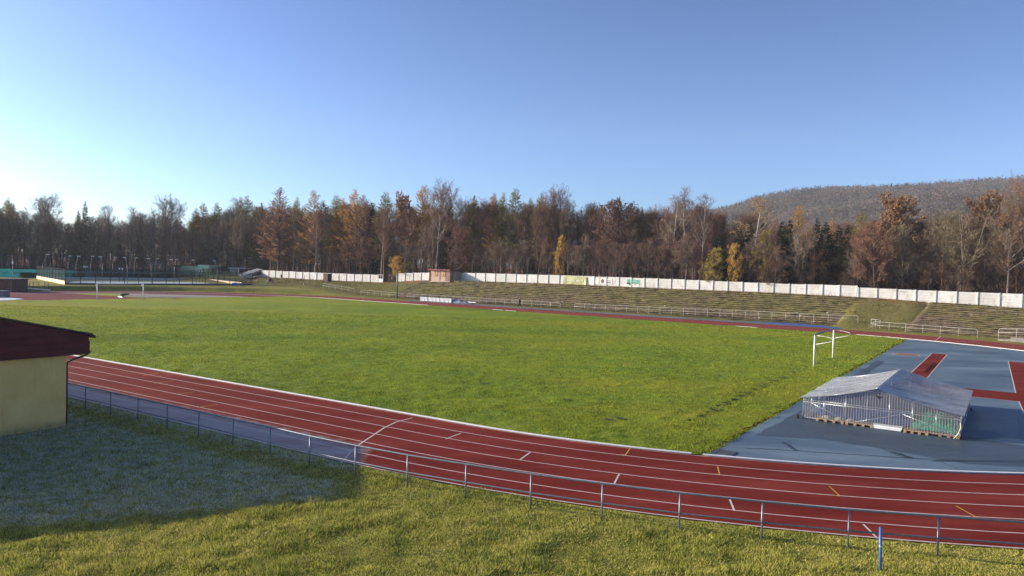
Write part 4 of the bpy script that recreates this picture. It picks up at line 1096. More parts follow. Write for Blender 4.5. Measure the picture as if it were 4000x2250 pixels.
# windscreens
def screen(name, x0, d0, x1, d1, z0, z1, mat, label, n):
    a = np.array(ond(x0, 1080, d0)); b = np.array(ond(x1, 1080, d1)); a[2] = b[2] = 0
    e = empty(name, tuple(a+(0, 0, z0)), label, 'fence'); nx = 60; V = []; Fq = []
    for j in range(2):
        for i in range(nx+1):
            q_ = lerp(a, b, i/nx); V.append(tuple(q_+(0, 0, (z0, z1)[j]-(.10*abs(math.sin(math.pi*i*n/nx)) if j else 0))))
    for i in range(nx): Fq.append((i, i+1, i+nx+2, i+nx+1))
    MB().add(V, Fq).build('fabric', mat, e)
    for k in range(n+1): q_ = lerp(a, b, k/n)+(0, .08, 0); MB().tube([q_, q_+(0, 0, z1+1.0)], .05, 6).build('post', M['darkmetal'], e)
    MB().quad(tuple(a+(0, .1, z1)), tuple(b+(0, .1, z1)), tuple(b+(0, .1, z1+.9)), tuple(a+(0, .1, z1+.9))).build('wire_mesh', M['mesh'], e)
    return e, a, b
e1, a, b = screen('tennis_screen', -60, 181, 288, 184, .75, 2.95, M['teal'], 'bright turquoise tennis court screen with mirrored lettering at the left', 4)
def text_mesh(body, size):
    cu = bpy.data.curves.new('lettering', 'FONT'); cu.body = body; cu.size = size; cu.extrude = .01; cu.space_character = 1.15; cu.align_x = 'CENTER'
    tmp = bpy.data.objects.new('lettering', cu); link(tmp); bpy.context.view_layer.update()
    me = bpy.data.meshes.new_from_object(tmp.evaluated_get(bpy.context.evaluated_depsgraph_get())); bpy.data.objects.remove(tmp); return me
tm = text_mesh('TRETORN', 1.15); d = (b-a)/np.linalg.norm(b-a)
for px in (0, 86, 172, 248):
    dd = lerp(181, 184, (px+60)/348); q_ = np.array(ond(px, 1060, dd))
    V = np.array([v.co[:] for v in tm.vertices]); 
    V[:, 0] *= 3.8/(V[:, 0].max()-V[:, 0].min()); V[:, 1] *= .52/V[:, 1].max(); X_ = -V[:, 0]; P_ = np.stack([q_[0]-a[0]+d[0]*X_, q_[1]-a[1]+d[1]*X_-.04, 1.72-.75+V[:, 1]+0*X_], -1)
    me = bpy.data.meshes.new('lettering'); me.from_pydata([tuple(v) for v in P_], [], [tuple(p_.vertices) for p_ in tm.polygons]); me.materials.append(M['lettering'])
    o = bpy.data.objects.new('lettering', me); link(o); o.parent = e1
screen('tennis_screen', 289, 184, 699, 201, .95, 2.85, M['screen_grey'], 'long dull grey green windscreen behind the fenced court', 9)
# hedge rows in front of the screens
def leaf_cloud(n, box, size, dens=None):
    c = rng.uniform(-1, 1, (n, 3)); c = c*np.array(box)/2; return cards(c, size)
def cards(c, size, up=.0, aspect=1.0, jitter=.35):
    n = len(c); a = rng.normal(size=(n, 3)); a /= np.linalg.norm(a, axis=1)[:, None]; b = np.cross(a, rng.normal(size=(n, 3))); b /= np.linalg.norm(b, axis=1)[:, None]
    s = (size*rng.uniform(1-jitter, 1+jitter, n))[:, None]/2
    V = np.stack([c-a*s, c-b*s*aspect*.8, c+a*s, c+b*s*aspect*.8], 1)
    return V.reshape(-1, 3), np.arange(4*n, dtype=np.int32).reshape(-1, 4)
M['hedge'] = trees_mat('dark_hedge_leaves', (.03, .045, .02), .4, .1)
def hedge(label, p0, p1, h, w, n):
    p0 = np.array(p0); p1 = np.array(p1); f = rng.uniform(0, 1, n); c = p0+(p1-p0)*f[:, None]
    top = h*(.75+.25*vn(f*np.linalg.norm(p1-p0), f*0, 1.2, 77))
    c = c+np.stack([rng.uniform(-w, w, n), rng.uniform(-w, w, n), rng.uniform(0, 1, n)**.8*top], -1)-p0
    v, f_ = cards(c, .22); o = bpy.data.objects.new('hedge', mesh_np('hedge', v, f_)); link(o); o.location = tuple(p0); o.data.materials.append(M['hedge']); tag(o, label, 'hedge')
q0_ = ond(85, 1092, 178.5); q1_ = ond(142, 1092, 179); hedge('dark clipped hedge in front of the turquoise screen left of the court', (q0_[0], q0_[1], 1), (q1_[0], q1_[1], 1), 1.3, .6, 2500)
q0_ = ond(290, 1092, 183); q1_ = ond(322, 1092, 184); hedge('short dark hedge at the right end of the turquoise screen', (q0_[0], q0_[1], 1), (q1_[0], q1_[1], 1), 1.2, .6, 1500)
q0_ = ond(375, 1092, 186); q1_ = ond(705, 1092, 199); hedge('long dark hedge in front of the grey windscreen behind the court', (q0_[0], q0_[1], 1), (q1_[0], q1_[1], 1), 1.5, .7, 9000)
# lamp posts: (base px, base depth, knee x, knee y, head x, head y)
lamps = [(166, 180, 166, 1034, 184, 995), (266, 182, 266, 1020, 270, 1000), (298, 168, 297, 1036, 305, 1001.5), (354, 184, 355, 1028, 359, 1002), (400, 154, 400, 1031, 394, 1004), (441, 187, 441, 1030, 448, 1005),
         (498, 157, 497, 1035, 489, 1007), (524, 190, 524, 1036, 531, 1008), (591, 160, 590, 1040, 582, 1011), (605, 193, 605, 1040, 612, 1011), (680, 165, 680, 1042, 670, 1014.5), (682, 196, 682, 1042, 688, 1014), (768, 168, 766, 1045, 756, 1016.5), (848, 172, 849, 1050, 839, 1020)]
low = ['leftmost of the court lamp posts, thin pole leaning right against the dark wood', 'second court lamp post from the left, behind the turquoise screen lettering', 'third court lamp post, bright upper pole leaning right', 'fourth court lamp post, behind the left end of the grey screen', 'fifth court lamp post, front row, head turned left above the far goal', 'sixth court lamp post, rear row, head turned right above the far goal', 'seventh court lamp post, front row beside the basketball board',
       'eighth court lamp post, rear row right of the basketball board', 'ninth court lamp post, tall front pole left of the green clubhouse canopy', 'tenth court lamp post, rear pole at the clubhouse canopy edge', 'eleventh court lamp post, front pole crossing the canopy, head left', 'twelfth court lamp post, rear pole crossing the canopy, head right', 'thirteenth court lamp post in front of the right end of the green clubhouse', 'rightmost court lamp post, before the dark sheds']
for (bx_, D, kx, ky, hx, hy), lb in zip(lamps, low):
    b_ = np.array(ond(bx_, 1105, D)); b_[2] = 1.0; k_ = np.array(ond(kx, ky, D)); h_ = np.array(ond(hx, hy, D))
    e = empty('court_lamp', tuple(b_), lb, 'lamp post', 'lamp posts round the fenced court')
    MB().tube([b_-(0, 0, .2), k_], .045, 7).build('pole', M['lampgrey'], e, smooth=True); MB().tube([k_, lerp(k_, h_, .5)+(.02, 0, .05), h_], [.042, .038, .035], 7).build('arm', M['lampgrey'], e, smooth=True)
    mb = MB(); dx = .35 if hx > kx else -.35
    mb.box(tuple(h_+(-.38 if dx < 0 else -.12, -.18, -.05)), (.60, 0, 0), (0, .36, 0), (0, 0, .16)); mb.build('lamp_head', M['mat_white'], e, bevel=.03)
p_ = np.array(ond(50, 1088, 178)); p_[2] = .9; t_ = np.array(ond(50, 1022, 178))
e = empty('floodlight_mast', tuple(p_), 'short pale mast with a round lamp in front of the turquoise screen', 'lamp post')
MB().tube([p_-(0, 0, .2), t_], .05, 7).build('pole', M['galv'], e); mb = MB(); mb.tube([t_-(0, 0, .5), t_+(0, 0, .1)], [.2, .14], 10); mb.tube([t_+(0, 0, .1), t_+(0, 0, .6)], .05, 6); mb.build('lamp_head', M['white'], e)
# boards
for x0, x1, y0, y1, D, lb in ((462, 483, 1043, 1057, 172, 'basketball board on a dark frame behind the front court fence'), (775, 794, 1053, 1066, 182, 'basketball board on a dark frame near the clubhouse corner')):
    a = np.array(ond(x0, y0, D)); b = np.array(ond(x1, y1, D)); e = empty('basketball_board', (a[0], D, 1.0), lb, 'basketball board')
    mb = MB(); mb.box((a[0], D, b[2]), (b[0]-a[0], 0, 0), (0, .05, 0), (0, 0, a[2]-b[2])); mb.build('board', M['darkgrey'], e)
    mb = MB(); w = b[0]-a[0]
    for f in (.1, .65): mb.box((a[0]+w*f, D-.03, b[2]+.2), (w*.2, 0, 0), (0, .025, 0), (0, 0, .35))
    mb.build('white_marks', M['mat_white'], e)
    mb = MB()
    for f in (.2, .9): mb.tube([(a[0]+w*f, D+.1, .8), (a[0]+w*f, D+.1, b[2])], .06, 6)
    mb.build('post', M['darkmetal'], e)
a = ond(324, 1038, 186); b = ond(343, 1047.5, 186); e = empty('scoreboard', (a[0], 186, 1.0), 'small pale framed board standing above the grey windscreen', 'board')
MB().box((a[0], 186, b[2]), (b[0]-a[0], 0, 0), (0, .08, 0), (0, 0, a[2]-b[2])).build('board', plain('pale_grey_board', (.35, .37, .38), .6), e, bevel=.02); MB().tube([((a[0]+b[0])/2, 186.15, .9), ((a[0]+b[0])/2, 186.15, b[2]+.1)], .05, 6).build('post', M['galv'], e)
# clubhouse etc.
def hbox(mb, x0, x1, ytop, D, depth, z0=.6, slope=0):
    a = ond(x0, ytop, D); b = ond(x1, ytop, D); mb.box((a[0], D, z0), (b[0]-a[0], 0, 0), (0, depth, 0), (0, 0, a[2]-z0)); return a, b
e = empty('clubhouse', (ond(685, 1090, 203)[0], 203, 1), 'flat-roofed pale green clubhouse with dark veranda behind the court', 'building')
mb = MB(); a, b = hbox(mb, 681, 790, 1037, 203, 8); mb.build('wall', M['greenwall'], e)
mb = MB(); a2, b2 = hbox(mb, 773, 790, 1034, 202, 6); mb.build('corner_wall', M['greenlight'], e)
mb = MB(); hbox(mb, 790.5, 808, 1037, 202.6, 6); mb.build('side_wall', M['greenlight'], e)
mb = MB(); q_ = ond(790, 1036, 202); r_ = ond(819.5, 1036, 202); z_ = ond(800, 1049, 202)[2]; mb.box((q_[0], 201.3, z_), (r_[0]-q_[0], 0, 0), (0, 7, 0), (0, 0, q_[2]-z_)); mb.build('side_canopy', M['greenlight'], e, bevel=.02)
mb = MB(); q_ = ond(640, 1037, 200); r_ = ond(690, 1034, 200); z_ = ond(640, 1043, 200)[2]; mb.box((q_[0], 198.5, z_), (r_[0]-q_[0], 0, .2), (0, 6, 0), (0, 0, .38)); mb.build('veranda_roof', M['darkgrey'], e)
mb = MB(); q_ = ond(655, 1062, 201.5); r_ = ond(680.5, 1062, 201.5); mb.box((q_[0], 201.5, .8), (r_[0]-q_[0], 0, 0), (0, 3, 0), (0, 0, z_-.85)); mb.build('veranda', M['darkgrey'], e)
mb = MB(); a_ = ond(675, 1043, 202.9); b_ = ond(679, 1062, 202.9)
for x0, x1 in ((658, 662), (665, 676)): q_ = ond(x0, 1045, 201.3); r_ = ond(x1, 1062, 201.3); MB().box((q_[0], 201.4, r_[2]), (r_[0]-q_[0], 0, 0), (0, .08, 0), (0, 0, q_[2]-r_[2])).build('window', M['tarp'], e)
for x0, x1, y0, y1, nm, mt in ((735, 742, 1070, 1094, 'door', M['greenwall']), (751, 754, 1059, 1087, 'white_pipe', M['mat_white'])):
    q_ = ond(x0, y0, 202.8); r_ = ond(x1, y1, 202.8); MB().box((q_[0], 202.85, r_[2]), (r_[0]-q_[0], 0, 0), (0, .12, 0), (0, 0, q_[2]-r_[2])).build(nm, mt, e)
mb = MB(); q_ = ond(688, 1028, 203); r_ = ond(742, 1033, 203); mb.box((q_[0], 203.2, q_[2]-.35), (r_[0]-q_[0], 0, -.1), (0, 7, 0), (0, 0, .12)); mb.build('roof', M['redroof'], e)
mb = MB()
for k in range(5): q_ = ond(593+k*14, 1028+k*.8, 198); mb.box((q_[0], 197, q_[2]), (3.4, 0, .02), (0, .12, 0), (0, 0, .07))
for k in range(5): q_ = ond(598+k*12, 1038, 197); mb.box((q_[0], 196.5+k*.3, 1), (.09, 0, 0), (0, .09, 0), (0, 0, q_[2]-1))
q_ = ond(590, 1034, 198); r_ = ond(645, 1036, 198); mb.box((q_[0], 196.6, q_[2]), (r_[0]-q_[0], 0, 0), (0, .3, 0), (0, 0, .16)); mb.build('pergola', M['galv'], e)
e = empty('building', (ond(815, 1090, 206)[0], 206, 1), 'low dark brown building with one window right of the green clubhouse', 'building')
mb = MB(); hbox(mb, 809, 862, 1040, 206, 6); mb.build('wall', M['darkgrey'], e); mb = MB(); q_ = ond(806, 1037, 206); r_ = ond(865, 1037, 206); mb.box((q_[0], 205.3, q_[2]-.25), (r_[0]-q_[0], 0, 0), (0, 7, 0), (0, 0, .18)); mb.build('roof', M['greenwall'], e)
q_ = ond(836, 1044, 205.9); r_ = ond(849, 1060, 205.9); f = MB().box((q_[0], 205.9, r_[2]), (r_[0]-q_[0], 0, 0), (0, .08, 0), (0, 0, q_[2]-r_[2])).build('window', M['brown'], e)
MB().box((q_[0]+.1, 205.86, r_[2]+.1), (r_[0]-q_[0]-.2, 0, 0), (0, .03, 0), (0, 0, q_[2]-r_[2]-.2)).build('pane', M['tarp'], f)
e = empty('shed', (ond(866, 1090, 207)[0], 207, 1), 'black flat-roofed shed between the dark building and white hut', 'shed'); mb = MB(); hbox(mb, 865.5, 897, 1042.5, 207, 5); mb.build('wall', M['black'], e); mb = MB(); q_ = ond(864.5, 1042, 207); r_ = ond(898, 1042, 207); mb.box((q_[0], 206.6, q_[2]), (r_[0]-q_[0], 0, 0), (0, 5.8, 0), (0, 0, .12)); mb.build('roof', M['darkgrey'], e)
e = empty('shed', (ond(899, 1090, 205)[0], 205, 1), 'small white shed with a stone patterned front and flat roof', 'shed'); mb = MB(); hbox(mb, 898.5, 934, 1049, 205, 4); mb.build('wall', plain('patchy_stone_front', (.36, .30, .24), .8, 0, .5, 1.5), e)
mb = MB(); q_ = ond(893, 1046.5, 205); r_ = ond(963, 1047.5, 205); mb.box((q_[0], 204.5, q_[2]-.1), (r_[0]-q_[0], 0, 0), (0, 5, 0), (0, 0, .18)); mb.build('roof', M['mat_white'], e); mb = MB(); q_ = ond(930, 1048, 204.9); r_ = ond(934, 1048, 204.9); mb.box((q_[0], 204.8, .8), (r_[0]-q_[0], 0, 0), (0, .15, 0), (0, 0, q_[2]-.8-.15)); mb.build('corner_post', M['mat_white'], e)
# slanting grey roof building
e = empty('garage', tuple(ond(936, 1085, 188)), 'white walled garage with one wide slanting grey roof beside the playground', 'garage')
A = np.array(ond(932, 1072, 186)); B = np.array(ond(1002, 1048.5, 200)); C = np.array(ond(1028, 1051.5, 198)); Dv = np.array(ond(948, 1079, 184))
th = np.array([0, 0, -.15]); mb = MB(); mb.add([A, B, C, Dv, A+th, B+th, C+th, Dv+th], [(0, 3, 2, 1), (4, 5, 6, 7), (0, 1, 5, 4), (1, 2, 6, 5), (2, 3, 7, 6), (3, 0, 4, 7)]); mb.build('roof', M['greyroof'], e)
p1_ = np.array(ond(947, 1079, 185)); p2_ = np.array(ond(1022, 1068, 196)); mb = MB(); g1 = np.array([p1_[0], p1_[1], .9]); g2 = np.array([p2_[0], p2_[1], 1.4]); i3 = np.array([-.3, .5, 0])
t1 = Dv+(p1_-Dv)*.2; t1 = np.array([p1_[0], p1_[1], Dv[2]-.22]); t2 = np.array([p2_[0], p2_[1], C[2]-.5])
mb.add([g1, g2, t2, t1, g1+i3, g2+i3, t2+i3, t1+i3], [(0, 1, 2, 3), (7, 6, 5, 4), (0, 4, 5, 1), (1, 5, 6, 2), (2, 6, 7, 3), (3, 7, 4, 0)]); mb.build('wall', M['mat_white'], e)
t3 = np.array([p2_[0], p2_[1]-.1, 3.2]); t4 = lerp(t1, t2, .35)+(0, -.1, -.1); t4[2] = 2.6; mb = MB(); mb.quad(tuple(lerp(g1, g2, .5)+(0, -.12, 1.3)), tuple(g2+(0, -.12, 1.6)), tuple(t2+(0, -.12, -.02)), tuple(lerp(t1, t2, .5)+(0, -.12, -.02))); mb.build('gable_boards', M['darkgrey'], e)
# playground frame, pole, benches, bin
b_ = np.array(ond(1010, 1112, 168)); b_[2] = 1.1; e = empty('playground_frame', tuple(b_), 'wooden climbing frame with ladder, red panel and slide on the grass plateau', 'play frame')
def pp(x, y, D=168): return np.array(ond(x, y, D))
mb = MB()
for a_, c_ in (((1007, 1112), (1023, 1082)), ((1013, 1085), (1013, 1110)), ((1032, 1114), (1048, 1081)), ((1040, 1113), (1056, 1083)), ((1068, 1110), (1052, 1082)), ((1074, 1110), (1056, 1083))):
    mb.tube([pp(*a_, 168), pp(*c_, 168.6)], .07, 7)
mb.tube([pp(1022, 1082), pp(1050, 1081.5)], .08, 7); mb.build('posts', M['wood'], e)
mb = MB()
for k in range(5): f = k/5; mb.tube([pp(1033+13*f, 1111-26*f, 167.9), pp(1041+13*f, 1110-26*f, 167.9)], .05, 5)
mb.build('ladder', M['mat_white'], e)
mb = MB(); mb.quad(pp(1047, 1086, 168.3), pp(1060, 1088, 168.3), pp(1070, 1102, 168.3), pp(1050, 1100, 168.3)); mb.build('panel', M['redroof'], e)
mb = MB(); mb.add([pp(1058, 1086, 167.6), pp(1058, 1086, 168.4), pp(1077, 1108, 168.4), pp(1077, 1108, 167.6), pp(1087, 1110, 168.4), pp(1087, 1110, 167.6), pp(1060, 1084, 167.6), pp(1060, 1084, 168.4)], [(0, 1, 2, 3), (3, 2, 4, 5), (6, 0, 1, 7)]); mb.build('slide', M['darkgrey'], e)
b_ = np.array(ond(1189, 1109, 168)); e = empty('volleyball_post', tuple(b_), 'thin grey post standing alone on the grass plateau', 'post'); MB().tube([b_-(0, 0, .3), np.array(ond(1190, 1076, 168))], .05, 7).build('pole', M['galv'], e); MB().tube([b_-(0, 0, .3), b_+(0, 0, .12)], .2, 10).build('foot', M['concrete'], e)
for x, lb in ((1112, 'small wooden bench at the left before the white wall'), (1138, 'small wooden bench in the middle before the white wall'), (1166, 'small wooden bench at the right before the white wall')):
    s_, t_, z_ = ont(x, 1096, 121); z_ = float(gz(s_, t_)); e = empty('bench', W(s_, t_, z_), lb, 'bench', 'benches along the white wall')
    MB().bx(s_-.8, s_+.8, t_-.2, t_+.2, z_+.42, z_+.48).build('seat', M['wood'], e)
    for d_ in (-.6, .6): MB().bx(s_+d_-.05, s_+d_+.05, t_-.15, t_+.15, z_-.1, z_+.419).build('leg', M['wood'], e)
s_, t_, z_ = ont(1099, 1090, 123.5); z_ = float(gz(s_, t_)); e = empty('litter_bin', W(s_, t_, z_), 'dark round litter bin against the left part of the white wall', 'bin')
MB().tube([W(s_, t_, z_+.25), W(s_, t_, z_+.95)], [.2, .25], 12).build('drum', M['darkgrey'], e); MB().tube([W(s_, t_+.3, z_-.1), W(s_, t_+.3, z_+1.1)], .03, 6).build('post', M['galv'], e)
# left edge: brown store, grey box, small steps railing, curved dark board
a = np.array(ond(-40, 1137, 133)); b = np.array(ond(52, 1137, 133)); zt = ond(20, 1091, 133)[2]
e = empty('storage_hut', tuple(a), 'windowless brown brick store with flat roof at the left edge', 'hut')
MB().box((a[0], 133, -.1), (b[0]-a[0], 0, 0), (0, 4, 0), (0, 0, zt+.1)).build('wall', plain('brown_brick', (.13, .065, .05), .85, 0, .25, 3), e); MB().box((a[0], 132.8, zt), (b[0]-a[0]+.15, 0, 0), (0, 4.4, 0), (0, 0, .1)).build('roof', M['darkgrey'], e)
MB().tube([(b[0]-.35, 132.9, 0), (b[0]-.35, 132.9, zt-.2)], .05, 6).build('downpipe', M['galv'], e)
a = np.array(ond(-30, 1163, 116)); b = np.array(ond(12.5, 1163, 116)); zt = ond(5, 1137, 116)[2]
e = empty('steel_container', tuple(a), 'low grey steel box on the concrete pad at the left edge', 'container'); MB().box((a[0], 116, .02), (b[0]-a[0], 0, 0), (0, 1.6, 0), (0, 0, zt-.02)).build('body', plain('grey_steel', (.16, .18, .20), .5, .3), e, bevel=.03); MB().box((a[0]-.02, 115.97, zt), (b[0]-a[0]+.04, 0, 0), (0, 1.66, 0), (0, 0, .05)).build('lid', M['galv'], e)
e = empty('step_railing', tuple(ond(95, 1132, 137)), 'dark thin railings around a white step on the left bank', 'railing')
mb = MB()
for x, y0, y1, D in ((67, 1101, 1118, 141), (88, 1102, 1119, 141), (108, 1102, 1120, 141), (130, 1103, 1127, 139), (117, 1105, 1135, 137), (151, 1100, 1137, 137), (175, 1103, 1132, 137), (190, 1108, 1133, 137)): mb.tube([np.array(ond(x, y1, D)), np.array(ond(x, y0, D))], .045, 6)
mb.build('posts', M['darkmetal'], e); mb = MB()
for y in (1103, 1118): mb.tube([np.array(ond(118, y, 137)), np.array(ond(151, y-1, 137))], .03, 5)
for y in (1104, 1112, 1121, 1127): mb.tube([np.array(ond(175, y, 137)), np.array(ond(190, y+1, 137))], .03, 5)
mb.tube([np.array(ond(94, 1138, 137)), np.array(ond(117, 1108, 137))], .03, 5); mb.build('rails', M['darkmetal'], e)
mb = MB(); q_ = np.array(ond(95, 1128, 137)); r_ = np.array(ond(189, 1135, 136)); dq = r_-q_; mb.box(tuple(q_), tuple(dq), (0, .6, 0), (0, 0, .16)); mb.build('white_step', M['mat_white'], e)
pts = [onz(x, y, .25) for x, y in ((452, 1149), (462, 1154), (478, 1157.5), (473, 1154), (470, 1150), (478, 1147), (495, 1145.5), (505, 1145.5))]
e = empty('stop_board', pts[3], 'curved dark board beside the grey strip behind the far goal', 'board')
mb = MB(); mb.tube([(x, y, .12) for x, y, z in pts[3:]], [.08, .12, .13, .12, .08], 10); mb.build('curved_board', M['darkgrey'], e); mb = MB(); mb.tube([(x, y, .06) for x, y, z in pts[1:4]], .07, 8); mb.build('pale_edge', M['mat_white'], e)

# ------------------------------------------------------------------ trees
def tube_np(paths, sides):
    V = []; F = []; base = 0
    ang = np.arange(sides)*2*np.pi/sides; ca, sa = np.cos(ang), np.sin(ang)
    for pts, rad in paths:
        pts = np.asarray(pts, float); k = len(pts)
        d = np.gradient(pts, axis=0); d /= np.linalg.norm(d, axis=1)[:, None]+1e-9
        a = np.array([1., .1, 0]) if abs(d[0][2]) > .8 else np.array([0, 0, 1.])
        x = np.cross(a, d); x /= np.linalg.norm(x, axis=1)[:, None]+1e-9; y = np.cross(d, x)
        ring_ = pts[:, None, :]+np.asarray(rad)[:, None, None]*(ca[None, :, None]*x[:, None, :]+sa[None, :, None]*y[:, None, :])
        V.append(ring_.reshape(-1, 3)); i = np.arange(k-1)[:, None]*sides; j = np.arange(sides)[None, :]
        a0 = base+i+j; a1 = base+i+(j+1) % sides
        F.append(np.stack([a0, a1, a1+sides, a0+sides], -1).reshape(-1, 4)); base += k*sides
    return np.concatenate(V), np.concatenate(F)
def twig_np(p, d, L, w):        # thin triangles
    n = len(p); q = np.cross(d, rng.normal(size=(n, 3))); q /= np.linalg.norm(q, axis=1)[:, None]+1e-9
    w = np.asarray(w).reshape(-1, 1)/2*np.ones((n, 1)); V = np.stack([p-q*w, p+q*w, p+d*np.asarray(L).reshape(-1, 1)], 1)
    return V.reshape(-1, 3), np.arange(3*n, dtype=np.int32).reshape(-1, 3)
def unit(v): return v/(np.linalg.norm(v, axis=-1, keepdims=True)+1e-9)
def rot_about(d, ang_from, r):   # random direction at given angle from d
    q = unit(np.cross(d, r.normal(size=d.shape))); return unit(d*np.cos(ang_from)[..., None]+q*np.sin(ang_from)[..., None])
def deciduous(seed, H=20, cb=.35, spread=.28, nl=18, fork=False, up=.5, trunk_r=.2, ntw=6, stems=1, leaves=0, leaf=.26, twl=1.0):
    r = np.random.default_rng(seed); thick = []; thin = []; tp = []; td = []
    limbs = []
    for sidx in range(stems):
        lean = r.normal(0, .075 if stems > 1 else .03, 2)*H
        k = 9; zz_ = np.linspace(0, H*.93, k); tr = np.stack([lean[0]*(zz_/H)**1.3+r.normal(0, .10, k).cumsum()*.6, lean[1]*(zz_/H)**1.3+r.normal(0, .10, k).cumsum()*.6, zz_], -1); tr[0, :2] = r.normal(0, .12*(stems > 1), 2)
        rad = trunk_r*(1-zz_/H*.93)**.8+.02; thick.append((tr, rad))
        for i in range(nl//stems):
            f = cb+(1-cb)*((i+r.uniform(0, 1))/(nl//stems))**.9*.97; z0_ = f*H*.93
            p0 = np.array([np.interp(z0_, zz_, tr[:, c]) for c in range(3)])
            az = r.uniform(0, 2*np.pi) if True else 0
            env = math.sin(math.pi*min(1, max(0.05, (f-cb)/(1-cb)*.80+.22)))**.7
            L = H*spread*env*r.uniform(.75, 1.2)+.6; el = R(90)-(R(62)-R(35)*(f-cb)/(1-cb))*r.uniform(.75, 1.15)
            d = np.array([math.cos(az)*math.cos(el), math.sin(az)*math.cos(el), math.sin(el)]); m = 6; pts = [p0]
            for q in range(m-1):
                d = unit(d+np.array([0, 0, up*.16])+r.normal(0, .13, 3)); pts.append(pts[-1]+d*L/(m-1))
            pts = np.array(pts); r0 = float(np.interp(z0_, zz_, rad))*.55; thick.append((pts, np.linspace(max(.03, r0), .015, m))); limbs.append((pts, L))
    for pts, L in limbs:
        n2 = max(4, int(L*1.7))
        for j in range(n2):
            f = .22+.78*(j+r.uniform(0, 1))/n2; idx_ = f*(len(pts)-1); i0 = min(int(idx_), len(pts)-2); p0 = pts[i0]+(pts[i0+1]-pts[i0])*(idx_-i0)
            d0 = unit(pts[i0+1]-pts[i0]); d = rot_about(d0[None], np.array([r.uniform(.45, 1.0)]), r)[0]; L2 = L*(1-f*.55)*r.uniform(.3, .5)+.35; q = [p0]
            for _ in range(3): d = unit(d+np.array([0, 0, up*.2])+r.normal(0, .18, 3)); q.append(q[-1]+d*L2/3)
            q = np.array(q); thin.append((q, np.array([.028, .02, .013, .008])))
            n3 = max(3, int(L2*3.2))
            ff = r.uniform(.15, 1, n3)*3; i0s = np.minimum(ff.astype(int), 2); pp_ = q[i0s]+(q[i0s+1]-q[i0s])*(ff-i0s)[:, None]; dd = unit(q[i0s+1]-q[i0s])
            d3 = rot_about(dd, r.uniform(.35, 1.1, n3), r); d3 = unit(d3+np.array([0, 0, .25*up])); L3 = r.uniform(.5, 1.1, n3)*twl
            tp.append(pp_); td.append(np.concatenate([d3, L3[:, None]], 1))
    tp = np.concatenate(tp); td = np.concatenate(td); d3 = td[:, :3]; L3 = td[:, 3]
    v1, f1 = tube_np(thin, 3); v2, f2 = twig_np(tp, d3, L3, .036)
    fr = rng.uniform(.2, .95, (len(tp), ntw)); P4 = (tp[:, None]+d3[:, None]*(L3[:, None]*fr)[..., None]).reshape(-1, 3)
    D4 = unit(np.repeat(d3[:, None], ntw, 1).reshape(-1, 3)+rng.normal(0, .55, (len(tp)*ntw, 3))+np.array([0, 0, .1*up])); v3, f3 = twig_np(P4, D4, rng.uniform(.3, .75, len(P4))*twl, .029)
    Vc = [v1, v2, v3]; Fq = f1; Ft = [f2+len(v1), f3+len(v1)+len(v2)]
    tmesh = tube_np(thick, 6)
    V = np.concatenate(Vc); out = dict(trunk=tmesh, crown=(V, [Fq.astype(np.int32), np.concatenate(Ft).astype(np.int32)]), H=H)
    if leaves:
        c = np.concatenate([P4[rng.integers(0, len(P4), leaves)]+rng.normal(0, .12, (leaves, 3))]); v, f = cards(c, leaf); out['leaves'] = (v, [f])
    return out
